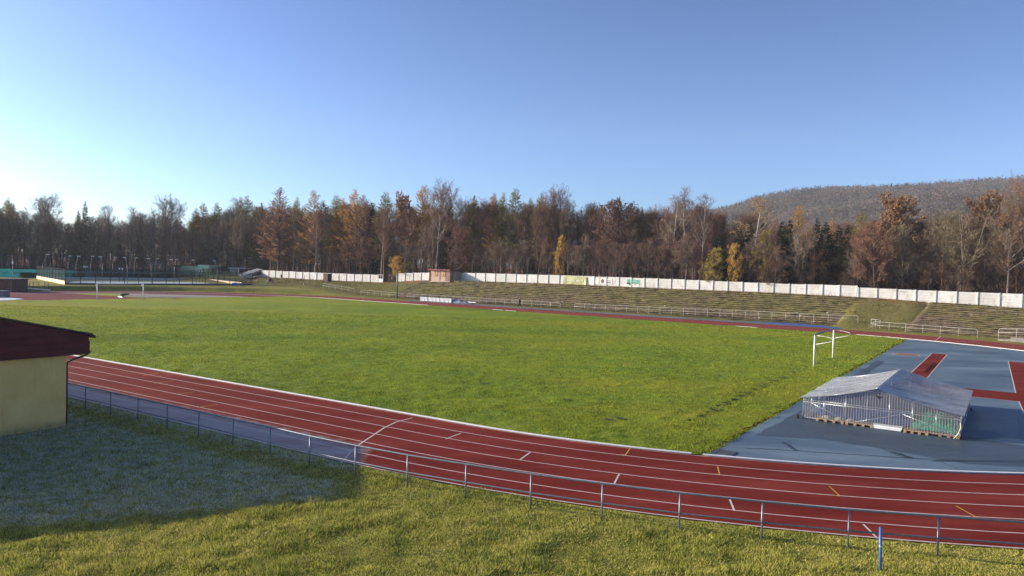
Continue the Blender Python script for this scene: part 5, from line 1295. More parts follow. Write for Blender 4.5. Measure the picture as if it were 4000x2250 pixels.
def conifer(seed, H=20, r0=.2, kind='larch', bot=.22, wid=.17):
    r = np.random.default_rng(seed); k = 10; z = np.linspace(0, H, k); tr = np.stack([r.normal(0, .05, k).cumsum(), r.normal(0, .05, k).cumsum(), z], -1); tr[0, :2] = 0
    rad = r0*(1-z/H)**.9+.01; br = []; C = []; Dn = []; SC = []
    zc = H*bot
    while zc < H*.985:
        f = (zc-H*bot)/(H*(1-bot)); L0 = H*wid*((1-f)**(.68 if kind == 'larch' else .85))*min(1, .45+f*3.2)*1.15+.03
        nb_ = 8 if kind == 'larch' else 8
        for i in range(nb_):
            az = r.uniform(0, 2*np.pi); L = L0*r.uniform(.55, 1.2); droop = (-.18 if kind == 'larch' else -.35)*(1-f)+.55*f**2
            p0 = np.array([np.interp(zc, z, tr[:, 0]), np.interp(zc, z, tr[:, 1]), zc+r.uniform(-.2, .2)]); d = np.array([math.cos(az), math.sin(az), droop]); m = 5; pts = [p0]
            for q in range(m-1): d = unit(d+np.array([0, 0, .12])+r.normal(0, .06, 3)); pts.append(pts[-1]+d*L/(m-1))
            pts = np.array(pts); br.append((pts, np.linspace(.03*(1-f)+.01, .006, m)))
            n = int(L*(15 if kind == 'larch' else 22))+4; ff = r.uniform(.1, 1, n)**.8*(m-1); i0 = np.minimum(ff.astype(int), m-2); c = pts[i0]+(pts[i0+1]-pts[i0])*(ff-i0)[:, None]
            dd = unit(pts[i0+1]-pts[i0]); side = np.cross(dd, [0, 0, 1.])*np.sign(r.normal(size=n))[:, None]
            dn = unit(dd*.7+side*r.uniform(.2, 1., n)[:, None]+np.array([0, 0, -1.])*r.uniform(.0, .7, n)[:, None]); C.append(c); Dn.append(dn); SC.append(np.full(n, .35+.7*(1-f)**.6))
        zc += H*(.022 if kind == 'larch' else .026)*r.uniform(.7, 1.3)
    C = np.concatenate(C); Dn = np.concatenate(Dn); n = len(C)
    SC = np.concatenate(SC); L = rng.uniform(.25, .65, n)*SC; q = unit(np.cross(Dn, rng.normal(size=(n, 3)))); w = SC[:, None]*(rng.uniform(.05, .11, n) if kind == 'larch' else rng.uniform(.09, .18, n))[:, None]
    V = np.stack([C, C+Dn*(L*.5)[:, None]-q*w, C+Dn*L[:, None], C+Dn*(L*.5)[:, None]+q*w], 1).reshape(-1, 3); F = np.arange(4*n, dtype=np.int32).reshape(-1, 4)
    return dict(trunk=tube_np([(tr, rad)]+br, 4), crown=(V, [F]), H=H)
def mk(name, geo):
    return mesh_np(name, geo[0], geo[1] if isinstance(geo[1], list) else [geo[1].astype(np.int32)])
PROTO = {}
def proto(key, d, bark):
    tm_ = mk(key+'_trunk', d['trunk']); tm_.materials.append(M[bark]); cm = mk(key+'_crown', d['crown']); cm.materials.append(M['tw_brown'])
    lm = None
    if 'leaves' in d: lm = mk(key+'_leaves', d['leaves']); lm.materials.append(M['lf_rust'])
    PROTO[key] = (tm_, cm, lm, d['H'])
D = {}
D['bareA'] = deciduous(1, cb=.28, spread=.21, nl=24, up=.8, trunk_r=.17)
D['bareB'] = deciduous(2, cb=.20, spread=.24, nl=26, up=.6, trunk_r=.19)
D['bareC'] = deciduous(3, cb=.35, spread=.23, nl=22, up=1.0, trunk_r=.18)
D['wide'] = deciduous(4, cb=.28, spread=.36, nl=32, up=.6, trunk_r=.24, twl=.95, ntw=8)
D['vase'] = deciduous(5, cb=.18, spread=.26, nl=24, up=.9, trunk_r=.16, stems=4)
D['high'] = deciduous(6, cb=.42, spread=.33, nl=34, up=.9, trunk_r=.24, ntw=8)
D['leafyA'] = deciduous(7, cb=.25, spread=.26, nl=20, up=.5, trunk_r=.18, leaves=4200, ntw=4)
D['leafyB'] = deciduous(8, cb=.12, spread=.32, nl=24, up=.3, trunk_r=.2, leaves=5200, ntw=5, leaf=.24)
D['leafyC'] = deciduous(9, cb=.40, spread=.30, nl=20, up=.6, trunk_r=.18, leaves=9500, ntw=3, leaf=.30)
D['birch'] = deciduous(10, cb=.30, spread=.15, nl=28, up=.6, trunk_r=.13, leaves=700, ntw=5, leaf=.16)
D['bushy'] = deciduous(15, H=9, cb=.06, spread=.30, nl=30, up=.7, trunk_r=.10, leaves=5500, ntw=6, leaf=.17, twl=.7)
D['reddy'] = deciduous(16, H=10, cb=.14, spread=.36, nl=30, up=.5, trunk_r=.13, leaves=3800, ntw=7, leaf=.13, twl=.8)
for kk_ in ('bushy', 'reddy'): proto(kk_, D[kk_], 'bark')
proto('bareA', D['bareA'], 'bark'); proto('bareB', D['bareB'], 'bark'); proto('bareC', D['bareC'], 'bark'); proto('wide', D['wide'], 'bark'); proto('vase', D['vase'], 'bark'); proto('high', D['high'], 'bark_pale')
proto('leafyA', D['leafyA'], 'bark'); proto('leafyB', D['leafyB'], 'bark'); proto('leafyC', D['leafyC'], 'bark'); proto('birch', D['birch'], 'bark_birch')
D['larchA'] = conifer(11, kind='larch', bot=.25, wid=.17); D['larchB'] = conifer(12, kind='larch', bot=.18, wid=.22); D['spruceA'] = conifer(13, kind='spruce', bot=.12, wid=.16); D['spruceB'] = conifer(14, kind='spruce', bot=.08, wid=.20)
for k in ('larchA', 'larchB', 'spruceA', 'spruceB'): proto(k, D[k], 'bark')

def plant(key, loc, H, cmat, label, cat='tree', group=None, lmat=None, sx=1., name='tree', rot=None, bark=None):
    tm_, cm, lm, PH = PROTO[key]; k = H/PH
    e = empty(name, loc, label, cat, group); e.scale = (k*sx, k*sx, k); e.rotation_euler[2] = rot if rot is not None else random.uniform(0, 6.28)
    for nm, me, mt in (('trunk', tm_, bark), ('crown', cm, cmat), ('leaves', lm, lmat)):
        if me is None or (nm == 'leaves' and not lmat): continue
        o = bpy.data.objects.new(nm, me); link(o); o.parent = e
        if mt: o.material_slots[0].link = 'OBJECT'; o.material_slots[0].material = M[mt]
    return e
SKY = [(-80, 500), (0, 505), (30, 500), (80, 535), (115, 512), (150, 545), (175, 562), (215, 530), (260, 535), (310, 545), (345, 530), (400, 522), (440, 540), (470, 562), (500, 530), (540, 530), (580, 515), (620, 505), (650, 515), (700, 500), (745, 505), (787, 505), (820, 515), (845, 505), (888, 505), (915, 505), (968, 505), (1010, 508), (1058, 505), (1090, 500), (1140, 512), (1190, 505), (1240, 505), (1295, 500), (1357, 498), (1400, 500), (1450, 515), (1500, 505), (1550, 510), (1600, 520), (1650, 515), (1700, 500), (1727, 495), (1760, 505), (1800, 528), (1850, 540), (1890, 535), (1950, 550), (2003, 550), (2055, 555), (2150, 545), (2200, 550), (2255, 530), (2300, 545), (2400, 538), (2480, 515), (2530, 520), (2576, 505), (2700, 500)]
K = 4000/2576
def skyy(px): return float(np.interp(px/K, [a for a, b in SKY], [b for a, b in SKY]))*K
def tree_at(px, ytop, back=3.0, D=None):
    """ground point 'back' metres behind the wall line (or, left of it, behind the sheds) and height to reach ytop"""
    if px < 1040:
        dep = float(np.interp(px, (-200, 300, 700, 1040), (207, 210, 214, 203)))+back-3
        p = np.array(ond(px, 1000, dep)); s_, t_ = st(p[0], p[1])
    else:
        s_, t_, _ = ont(px, 1000, WT+back); p = np.array(W(s_, t_)); dep = p[1]
    if D: dep = D; p = np.array(ond(px, 1000, D)); s_, t_ = st(p[0], p[1])
    g_ = float(gz(s_, t_)) if px >= 1040 else 1.6
    H = ond(px, ytop, dep)[2]-g_
    return (float(p[0]), float(p[1]), g_-.15), max(2., H)
# featured trees: (x, ytop) in photo px of the 2576-wide view, back, proto, crown mat, leaf mat, width, label
FT = [
 (20, 492, 6, 'larchA', 'nd_ygreen', None, 1.0, 'pale yellow-green larch at the far left edge above the turquoise screen'),
 (5, 560, 4, 'leafyA', 'tw_olive', 'lf_olive', 1.1, 'olive yellow leafy tree low at the far left edge'),
 (116, 500, 6, 'wide', 'tw_grey', None, 1.0, 'large bare spreading tree standing above the wood far left'),
 (214, 502, 7, 'spruceA', 'nd_ygreen', None, .7, 'slim pointed conifer rising above the left wood'),
 (196, 525, 7, 'spruceA', 'nd_ygreen', None, .9, 'shorter conifer just left of the slim pointed one'),
 (272, 518, 6, 'bareC', 'tw_grey', None, 1.0, 'bare tree with a broken crown behind the court lamps'),
 (325, 520, 6, 'birch', 'tw_grey', None, 1.5, 'pale bare birch above the middle of the court'),
 (412, 507, 6, 'wide', 'tw_grey', None, .95, 'broad bare round-crowned tree above the green clubhouse'),
 (491, 520, 8, 'larchA', 'nd_ygreen', None, .8, 'short yellow-green larch right of the sky gap'),
 (511, 507, 8, 'larchA', 'nd_gold', None, .9, 'slender golden larch right of the sky gap'),
 (545, 506, 8, 'larchA', 'nd_ygreen', None, .9, 'greenish pointed larch between the golden larch and bare trees'),
 (583, 498, 7, 'birch', 'tw_grey', None, 1.3, 'pale bare birch left of two tall greenish larches'),
 (603, 492, 9, 'larchA', 'nd_ygreen', None, .8, 'left of two tall greenish larches'),
 (620, 488, 9, 'larchA', 'nd_ygreen', None, .9, 'right of two tall greenish larches'),
 (655, 505, 8, 'spruceA', 'nd_ygreen', None, 1.0, 'dark green-gold conifer just left of the big rust larch'),
 (702, 468, 4, 'larchB', 'nd_rust', None, 1.15, 'huge rust-brown larch drooping low above the start of the white wall'),
 (745, 492, 9, 'larchA', 'nd_ygreen', None, .7, 'thin greenish larch right of the big rust larch'),
 (787, 474, 7, 'larchB', 'nd_gold', None, 1.0, 'tall orange larch with a pointed top right of the big rust larch'),
 (812, 500, 8, 'larchA', 'nd_rust', None, .9, 'small rusty larch right of the tall orange larch'),
 (842, 486, 8, 'larchA', 'nd_ygreen', None, 1.1, 'yellow-green pointed larch left of the twin orange larches'),
 (862, 494, 8, 'larchA', 'nd_gold', None, .9, 'golden larch between the yellow-green and the tall spiked larch'),
 (888, 471, 8, 'larchA', 'nd_gold', None, 1.0, 'tall spiked golden larch, left of the orange rounded one'),
 (913, 487, 7, 'larchB', 'nd_rust', None, .9, 'rounded orange-rust larch beside the tall spiked golden one'),
 (932, 505, 9, 'spruceA', 'nd_green', None, .8, 'dark thin conifer behind the rounded orange larch'),
 (968, 478, 8, 'larchA', 'nd_ygreen', None, 1.1, 'open airy pale green larch standing apart against the sky'),
 (1014, 499, 5, 'leafyC', 'tw_red', 'lf_orange', .75, 'orange leafy tree between the airy larch and the tallest golden larch'),
 (1058, 463, 8, 'larchA', 'nd_gold', None, 1.1, 'tallest bright golden larch in the middle-left of the wood'),
 (1100, 485, 2.5, 'high', 'tw_brown', None, 1.0, 'big bare beech with a long pale trunk behind the pink hut'),
 (1130, 495, 9, 'spruceA', 'nd_green', None, .6, 'dark spruce tip poking out behind the big bare beech'),
 (1190, 486, 9, 'spruceA', 'nd_ygreen', None, .8, 'narrow dark conifer right of the big bare beech'),
 (1240, 480, 9, 'larchA', 'nd_gold', None, .6, 'left of two thin golden larch tops right of the beech'),
 (1262, 479, 9, 'larchA', 'nd_ygreen', None, .6, 'right of two thin larch tops right of the beech'),
 (1294, 469, 9, 'larchA', 'nd_ygreen', None, .9, 'tall yellow-green larch standing above the middle of the wood'),
 (1332, 492, 9, 'larchA', 'nd_ygreen', None, .6, 'small greenish larch top between two taller ones in the middle'),
 (1357, 481, 9, 'larchA', 'nd_ygreen', None, .7, 'last greenish larch top in the middle, before the bare brown trees'),
 (1408, 485, 8, 'wide', 'tw_brown', None, .75, 'tall round bare brown tree above the yellow birch'),
 (1150, 583, 1.8, 'reddy', 'tw_red', 'lf_rust', 1.0, 'round reddish small tree right behind the pink hut'),
 (1001, 648, 1.2, 'bushy', 'tw_olive', 'lf_yellow', 1.3, 'bright yellow-orange bush in the gate gap of the wall'),
 (1030, 662, 1.8, 'reddy', 'tw_olive', 'lf_olive', 1.5, 'spreading thin olive bush right of the yellow bush'),
 (1410, 600, 1.3, 'bushy', 'tw_olive', 'lf_yellow', .42, 'small golden yellow birch behind the wall above the banner'),
 (1725, 470, 7, 'birch', 'tw_grey', None, 1.1, 'tallest pale bare birch sticking out of the wood near the sky gap'),
 (1765, 488, 7, 'birch', 'tw_grey', None, 1.3, 'pale bare birch right of the tallest one'),
 (1688, 492, 7, 'birch', 'tw_grey', None, 1.3, 'pale bare birch left of the tallest one'),
 (1560, 500, 7, 'leafyA', 'tw_red', 'lf_rust', 1.1, 'reddish brown leafy tree at the skyline left of the birches'),
 (1530, 505, 7, 'leafyA', 'tw_red', 'lf_rust', 1.0, 'rusty leafy tree at the skyline, left neighbour of the reddish one'),
 (1890, 497, 8, 'birch', 'tw_grey', 'lf_yellow', 2.0, 'pale orange birch in front of the hill foot'),
 (1885, 552, 6, 'spruceB', 'nd_green', None, 1.45, 'dark green spruce beneath the pale orange birch'),
 (1862, 575, 5, 'spruceB', 'nd_green', None, 1.45, 'lower dark spruce left of the one beneath the pale birch'),
 (1808, 585, 5, 'spruceB', 'nd_green', None, 1.2, 'small dark spruce above the yellow hedge-like tree'),
 (1925, 590, 3.2, 'bushy', 'tw_olive', 'lf_olive', .75, 'olive yellow leafy tree in front of the dark spruces'),
 (1967, 552, 8, 'spruceB', 'nd_green', None, 1.2, 'left dark spruce beside the golden larch before the hill'),
 (2003, 513, 9, 'larchA', 'nd_gold', None, 1.2, 'golden larch rising before the hill among dark spruces'),
 (1985, 548, 7, 'spruceB', 'nd_green', None, 1.2, 'dark spruce directly under the golden larch before the hill'),
 (2052, 543, 8, 'spruceA', 'nd_green', None, 1.0, 'dark pointed spruce left in the middle spruce group before the hill'),
 (2075, 552, 8, 'spruceA', 'nd_green', None, 1.5, 'dark spruce in the centre of the spruce group before the hill'),
 (2088, 545, 9.5, 'larchB', 'nd_gold', None, .5, 'small orange larch top behind the spruce group'),
 (2108, 560, 8, 'spruceA', 'nd_green', None, 1.5, 'dark spruce at the right of the spruce group before the hill'),
 (2130, 560, 8, 'spruceA', 'nd_green', None, .9, 'rightmost low dark spruce of the group before the hill'),
 (2160, 526, 9, 'larchA', 'nd_ygreen', None, 1.3, 'yellow-green conical conifer right of the dark spruce group'),
 (1800, 630, 1.2, 'bushy', 'tw_olive', 'lf_olive', 1.0, 'dense yellow-green bushy tree rising straight behind the white wall'),
 (1848, 620, 1.3, 'bushy', 'tw_olive', 'lf_yellow', .7, 'bright orange-yellow tree beside the yellow-green bushy one'),
 (1765, 622, 2.2, 'bareB', 'tw_red', None, 1.2, 'low reddish bare tree left of the yellow bushy tree'),
 (1885, 605, 2.5, 'bareB', 'tw_brown', None, 1.2, 'small bare tree right of the bright orange-yellow tree'),
 (2015, 565, 2.8, 'vase', 'tw_grey', None, 1.2, 'bare vase-shaped many-stemmed tree before the spruces'),
 (1945, 660, 1.3, 'bushy', 'tw_red', 'lf_rust', 1.5, 'low rust-red bush behind the wall below the bare vase-shaped tree'),
 (2200, 580, 1.8, 'reddy', 'tw_red', 'lf_rust', 1.15, 'wide reddish-brown low-branched tree behind the right part of the wall'),
 (2255, 503, 7, 'leafyC', 'tw_brown', 'lf_orange', 1.15, 'big orange-brown oak crown standing before the hill'),
 (2275, 560, 3.5, 'bareB', 'tw_olive', None, 1.3, 'olive grey bare tree in front of the orange-brown oak'),
 (2430, 530, 3.0, 'vase', 'tw_olive', None, 1.35, 'broad bare olive grey tree with forking limbs at the right'),
 (2485, 498, 7, 'leafyC', 'tw_brown', 'lf_orange', .9, 'orange-brown leafy crown behind the bare trees at the right'),
 (2385, 540, 4.5, 'wide', 'tw_olive', None, .95, 'dense bare olive grey tree between the oak and the broad forking tree'),
 (2540, 500, 2.8, 'bareA', 'tw_grey', None, 1.4, 'bare pale-stemmed tree at the right edge behind the wall', ),
 (2572, 470, 5, 'wide', 'tw_brown', None, .9, 'tall brown bare tree cut by the right edge'),
 (880, 600, 3, 'leafyA', 'tw_red', 'lf_rust', 1.2, 'dark reddish leafy tree low in the wood left of the yellow bush'),
 (1350, 520, 7, 'wide', 'tw_brown', None, .8, 'round bare brown tree at the skyline below the last greenish larch'),
 (1690, 588, 2.4, 'leafyA', 'tw_red', 'lf_rust', .7, 'thin young tree with a few orange leaves behind the middle of the wall'),
]
for row in FT:
    x, y, back, key, cm, lm, sx, lb = row
    loc, H = tree_at(x*K, y*K, back)
    nm = {'larchA': 'larch_tree', 'larchB': 'larch_tree', 'spruceA': 'spruce_tree', 'spruceB': 'spruce_tree', 'birch': 'birch_tree'}.get(key, 'tree')
    if 'bush' in lb.split()[-1] or ' bush ' in lb: nm = 'bush'
    big = key in ('spruceA', 'spruceB', 'larchA', 'larchB')
    plant(key, loc, H*(1.0 if big else 1.03), cm, lb, 'bush' if nm == 'bush' else 'tree', None, lm, sx*(1.2 if big and sx < 1 else 1.0), nm, bark='bark_pale' if key == 'bareA' and x == 2540 else None)
# front row of young trees behind the wall, then taller rows
nfill = 0
gl = {'L': ('bare grey-brown tree in the dark wood behind the fenced court', 'wood behind the courts'),
      'M': ('slender bare brown tree in the wood behind the left white wall', 'wood behind the left white wall'),
      'F': ('young bare brown tree in the row just behind the long white wall', 'young trees behind the long wall'),
      'B': ('tall bare brown tree in the wood above the long white wall', 'tall wood above the long wall'),
      'R': ('bare olive brown tree among the mixed wood at the right before the hill', 'wood at the right before the hill')}
rr = random.Random(3)
def fill(px, ytop, back, zone, keys, mats, sx=(.85, 1.15), bark=None):
    global nfill
    if zone == 'R' and 2880 < px < 3330: ytop += 120
    loc, H = tree_at(px, ytop, back); nfill += 1
    plant(rr.choice(keys), loc, H, rr.choice(mats), gl[zone][0], 'tree', gl[zone][1], None, rr.uniform(*sx), 'tree', bark=bark)
for px in np.arange(1850, 3060, 27):
    if any(abs(px-q*K) < w_ for q, w_ in ((1410, 32), (1800, 50), (1848, 45))): continue
    fill(px+rr.uniform(-8, 8), rr.uniform(905, 975)-(0 if px < 2600 else 10), rr.uniform(1.8, 3.2), 'F', ('bareA', 'bareB', 'bareC'), ('tw_grey', 'tw_brown', 'tw_brown'), (1.2, 1.7), rr.choice(['bark_pale', None, None]))
for px in np.arange(1740, 2950, 30):
    fill(px+rr.uniform(-12, 12), skyy(px)+rr.uniform(-6, 30), rr.uniform(8, 15), 'B', ('bareA', 'bareB', 'wide', 'bareC'), ('tw_brown', 'tw_red', 'tw_brown'))
for px in np.arange(1060, 1740, 21):
    fill(px+rr.uniform(-10, 10), skyy(px)+rr.uniform(15, 150), rr.uniform(2, 9), 'M', ('bareA', 'bareC', 'bareB'), ('tw_brown', 'tw_grey', 'tw_red'), (.8, 1.2), rr.choice(['bark_pale', None, None]))
for px in np.arange(1060, 1740, 30):
    fill(px+rr.uniform(-10, 10), skyy(px)+rr.uniform(0, 40), rr.uniform(10, 18), 'M', ('bareA', 'bareC', 'bareB'), ('tw_brown', 'tw_red'), (1.1, 1.5))
for px in np.arange(-120, 1060, 23):
    fill(px+rr.uniform(-10, 10), skyy(px)+rr.uniform(5, 70), rr.uniform(2, 8), 'L', ('bareA', 'bareB', 'bareC'), ('tw_brown', 'tw_grey', 'tw_grey'), (.9, 1.3))
for px in np.arange(-120, 1060, 36):
    fill(px+rr.uniform(-10, 10), skyy(px)+rr.uniform(0, 25), rr.uniform(10, 18), 'L', ('bareA', 'bareB', 'bareC'), ('tw_brown', 'tw_olive'), (1., 1.4))
for px in np.arange(2960, 4180, 42):
    fill(px+rr.uniform(-14, 14), skyy(px)+rr.uniform(60, 220), rr.uniform(2.5, 6), 'R', ('bareA', 'bareB', 'vase', 'wide'), ('tw_olive', 'tw_brown', 'tw_grey'), (.9, 1.3))
for px in np.arange(2960, 4180, 52):
    fill(px+rr.uniform(-14, 14), skyy(px)+rr.uniform(15, 60), rr.uniform(8, 15), 'R', ('bareA', 'bareB', 'wide'), ('tw_olive', 'tw_brown', 'tw_brown'), (.95, 1.3))
print('trees', len(FT)+nfill)
# the deeper wood reads as one mass
def scatter(name, keys, spots, cmat, label):
    """one object of stuff: a point cloud whose points carry whole trees (geometry nodes)"""
    protos = []
    for kk in keys:
        (V1, F1), (V2, F2) = D[kk]['trunk'], D[kk]['crown']
        me = mesh_np('wood_tree', np.concatenate([V1, V2]), [np.concatenate([F1, F2[0]+len(V1)]).astype(np.int32), (F2[1]+len(V1)).astype(np.int32)])
        me.materials.append(M[cmat]); protos.append(bpy.data.objects.new('wood_tree', me))
    me = bpy.data.meshes.new(name); me.from_pydata([q[:3] for q in spots], [], [])
    for an, vals in (('k', [q[3]/20 for q in spots]), ('a', [q[4] for q in spots])):
        at = me.attributes.new(an, 'FLOAT', 'POINT'); at.data.foreach_set('value', vals)
    at = me.attributes.new('w', 'INT', 'POINT'); at.data.foreach_set('value', [i % len(keys) for i in range(len(spots))])
    o = bpy.data.objects.new(name, me); link(o)
    ng = bpy.data.node_groups.new(name, 'GeometryNodeTree'); ng.interface.new_socket('Geometry', in_out='INPUT', socket_type='NodeSocketGeometry'); ng.interface.new_socket('Geometry', in_out='OUTPUT', socket_type='NodeSocketGeometry')
    N = ng.nodes; Lk = ng.links; gi = N.new('NodeGroupInput'); go = N.new('NodeGroupOutput'); jn = N.new('GeometryNodeJoinGeometry')
    def att(n_, ty='FLOAT'):
        q = N.new('GeometryNodeInputNamedAttribute'); q.data_type = ty; q.inputs['Name'].default_value = n_; return q.outputs[0]
    ka, aa, wa = att('k'), att('a'), att('w', 'INT')
    cx = N.new('ShaderNodeCombineXYZ'); Lk.new(aa, cx.inputs[2]); sx_ = N.new('ShaderNodeMath'); sx_.operation = 'MULTIPLY'; sx_.inputs[1].default_value = 1.3; Lk.new(ka, sx_.inputs[0])
    sc = N.new('ShaderNodeCombineXYZ'); Lk.new(sx_.outputs[0], sc.inputs[0]); Lk.new(sx_.outputs[0], sc.inputs[1]); Lk.new(ka, sc.inputs[2])
    for i, po in enumerate(protos):
        ip = N.new('GeometryNodeInstanceOnPoints'); oi = N.new('GeometryNodeObjectInfo'); oi.inputs['Object'].default_value = po; oi.inputs['As Instance'].default_value = True
        cm_ = N.new('FunctionNodeCompare'); cm_.data_type = 'INT'; cm_.operation = 'EQUAL'; Lk.new(wa, cm_.inputs[2]); cm_.inputs[3].default_value = i
        Lk.new(gi.outputs[0], ip.inputs['Points']); Lk.new(cm_.outputs[0], ip.inputs['Selection']); Lk.new(oi.outputs['Geometry'], ip.inputs['Instance']); Lk.new(cx.outputs[0], ip.inputs['Rotation']); Lk.new(sc.outputs[0], ip.inputs['Scale'])
        Lk.new(ip.outputs[0], jn.inputs[0])
    Lk.new(jn.outputs[0], go.inputs[0]); md = o.modifiers.new('trees', 'NODES'); md.node_group = ng
    return tag(o, label, 'trees', kind='stuff')
spots = []
for i in range(620):
    px = rr.uniform(-260, 4350); back = rr.uniform(9, 95)**1.0; loc, H = tree_at(px, skyy(px)+rr.uniform(5, 70)+(rr.random() < .4)*rr.uniform(60, 170), back); spots.append((*loc, min(H, 34), rr.uniform(0, 6.28)))
for i in range(260):
    px = rr.uniform(-1900, -150); p_ = ond(px, 1000, rr.uniform(205, 275)); spots.append((p_[0], p_[1], 1.4, rr.uniform(19, 25), rr.uniform(0, 6.28)))
scatter('deep_wood', ['bareA', 'bareB', 'bareC'], spots, 'tw_brown', 'deeper mass of bare brown trees filling the wood behind')
spots = []
for i in range(520):
    px = rr.uniform(-200, 4300); back = rr.uniform(2.0, 26); loc, H = tree_at(px, skyy(px)+100, back); spots.append((*loc, rr.uniform(3.5, 9), rr.uniform(0, 6.28)))
scatter('understorey', ['vase', 'bareB', 'leafyB'], spots, 'tw_under', 'low bare saplings and brushwood between the trunks of the wood')
# undergrowth
n = 60000; px_ = rng.uniform(-150, 4200, n); C = np.empty((n, 3)); bk = rng.uniform(1.0, 16, n)
dep = np.where(px_ < 1040, np.interp(px_, (-200, 300, 700, 1040), (207, 210, 214, 203))+bk-3, (WT+bk)/(((px_-2000)/FPX)*EN[0]+EN[1]))
X = (px_-2000)/FPX*dep; s_ = X*EX[0]+dep*EX[1]; t_ = X*EN[0]+dep*EN[1]; zg = np.where(px_ < 1040, 1.5, gz(s_, t_))
hmax = .4+4.8*vn(s_, t_, 3.5, 71)**2
C = np.stack([X, dep, zg+rng.uniform(0, 1, n)**.7*hmax], -1)
v, f = cards(C, .17); o = bpy.data.objects.new('undergrowth', mesh_np('undergrowth', v, f)); link(o); o.data.materials.append(trees_mat('brown_undergrowth', (.085, .045, .028), .45, .1)); tag(o, 'dim reddish brown undergrowth between the trunks of the wood', 'undergrowth', kind='stuff')

# ------------------------------------------------------------------ wooded hill at the right
RID = [(2300, 850), (2600, 835), (2800, 812), (2870, 795), (2950, 765), (3080, 740), (3200, 728), (3400, 722), (3560, 713), (3700, 706), (3850, 692), (4000, 684), (4400, 670), (4800, 690), (5400, 740)]
DR = 900.
rid = [ond(x, y, DR) for x, y in RID]; rx = [q[0] for q in rid]; rz = [q[2]-14 for q in rid]
def hill_z(x, y):
    az = x/y*DR; top = np.interp(az, rx, rz, left=0, right=20)
    f = np.clip((y-330)/(DR-330), 0, 1.35); prof = np.where(f < 1, f**1.15, 1-(f-1)*.9)
    lump = (vn(x, y, 120, 81)-.5)*26*np.sin(np.pi*np.clip(f, 0, 1))+(vn(x, y, 45, 82)-.5)*8*np.sin(np.pi*np.clip(f, 0, 1))
    return np.maximum(top*prof+lump*(top > 20)-2, -3)
xs = np.linspace(60, 1500, 110); ys = np.linspace(330, 1200, 80); X, Y = np.meshgrid(xs, ys); Z = hill_z(X, Y)
idx = np.arange(X.size).reshape(X.shape); F = np.stack([idx[:-1, :-1], idx[:-1, 1:], idx[1:, 1:], idx[1:, :-1]], -1).reshape(-1, 4)
o = bpy.data.objects.new('hill', mesh_np('hill', np.stack([X, Y, Z], -1).reshape(-1, 3), F, True)); link(o)
t = NT('hill_litter'); t.col(t.ramp(t.noise(.05, 5, .6), [(.35, (.10, .07, .055)), (.65, (.18, .13, .10))])); t.rough(.9); o.data.materials.append(t.m); struct(o)
# hill trees: three materials -> three masses
def puff(n, h, w, seed):
    r = np.random.default_rng(seed); c = r.normal(size=(n, 3)); c = unit(c)*r.uniform(.55, 1, (n, 1)); c = c*np.array([w, w, h*.38])+np.array([0, 0, h*.6])
    return c
def hill_mass(name, N, mat, kind, dens_seed, thr, label):
    n = N*6; y = rng.uniform(420, DR+25, n); x = y*rng.uniform(.18, .80, n)
    keep = (vn(x, y, 70, dens_seed)*.6+vn(x, y, 22, dens_seed+1)*.4 > thr-(.28*((x/y < .40) & (y > 720)) if dens_seed == 93 else 0)) & (np.interp(x/y*DR, rx, rz) > 18)
    x, y = x[keep][:N], y[keep][:N]; z = hill_z(x, y); n = len(x); h = rng.uniform(13, 20, n)
    if kind == 'con':
        C = []; S = []; m = 26
        f = rng.uniform(0, 1, (n, m))**.8; an = rng.uniform(0, 2*np.pi, (n, m)); rad = (1-f)*3.0*rng.uniform(.6, 1.1, (n, m))
        c = np.stack([x[:, None]+rad*np.cos(an), y[:, None]+rad*np.sin(an), z[:, None]+h[:, None]*(.12+.86*f)], -1)
        v, f_ = cards(c.reshape(-1, 3), 1.5, jitter=.4)
        v = v.reshape(n, m, 4, 3); k = (1.25-f)[:, :, None, None]; cc_ = c[:, :, None]; v = cc_+(v-cc_)*np.array([1, 1, 1.2])*k; v = v.reshape(-1, 3)
    else:
        m = 80; c = unit(rng.normal(size=(n, m, 3)))*rng.uniform(.3, 1, (n, m, 1)); c = c*np.stack([h*.27, h*.27, h*.36], -1)[:, None]+np.stack([x, y, z+h*.58], -1)[:, None]
        v, f_ = cards(c.reshape(-1, 3), 1.25, jitter=.5)
        # pale stems
    o = bpy.data.objects.new(name, mesh_np(name, v, f_)); link(o); o.data.materials.append(mat); tag(o, label, 'trees', kind='stuff'); return o
hill_mass('hill_wood', 11000, trees_mat('hill_brown', (.20, .155, .13), .12, transl=.45, patch=(.10, .095, .085)), 'dec', 90, .30, 'bare brown wood covering the distant hill')
hill_mass('hill_spruces', 3600, trees_mat('hill_green', (.035, .055, .05), .15, transl=.4), 'con', 93, .60, 'dark spruces scattered over the distant hill')
hill_mass('hill_larches', 900, trees_mat('hill_ochre', (.24, .15, .05), .35), 'con', 96, .60, 'ochre larches scattered over the distant hill')
n = 300; xx = np.concatenate([rng.uniform(200, 420, 230), rng.uniform(420, 620, 70)]); yy = np.full(n, DR-6)+rng.uniform(-8, 12, n)
zz_ = hill_z(xx, yy); m = 80; f = rng.uniform(0, 1, (n, m))**.8; an = rng.uniform(0, 2*np.pi, (n, m)); rad = (1-f)*3.2*rng.uniform(.3, 1, (n, m)); h = rng.uniform(9, 17, n)
c = np.stack([xx[:, None]+rad*np.cos(an), yy[:, None]+rad*np.sin(an), zz_[:, None]+h[:, None]*(.05+.95*f)], -1).reshape(-1, 3); v, f_ = cards(c, 1.3)
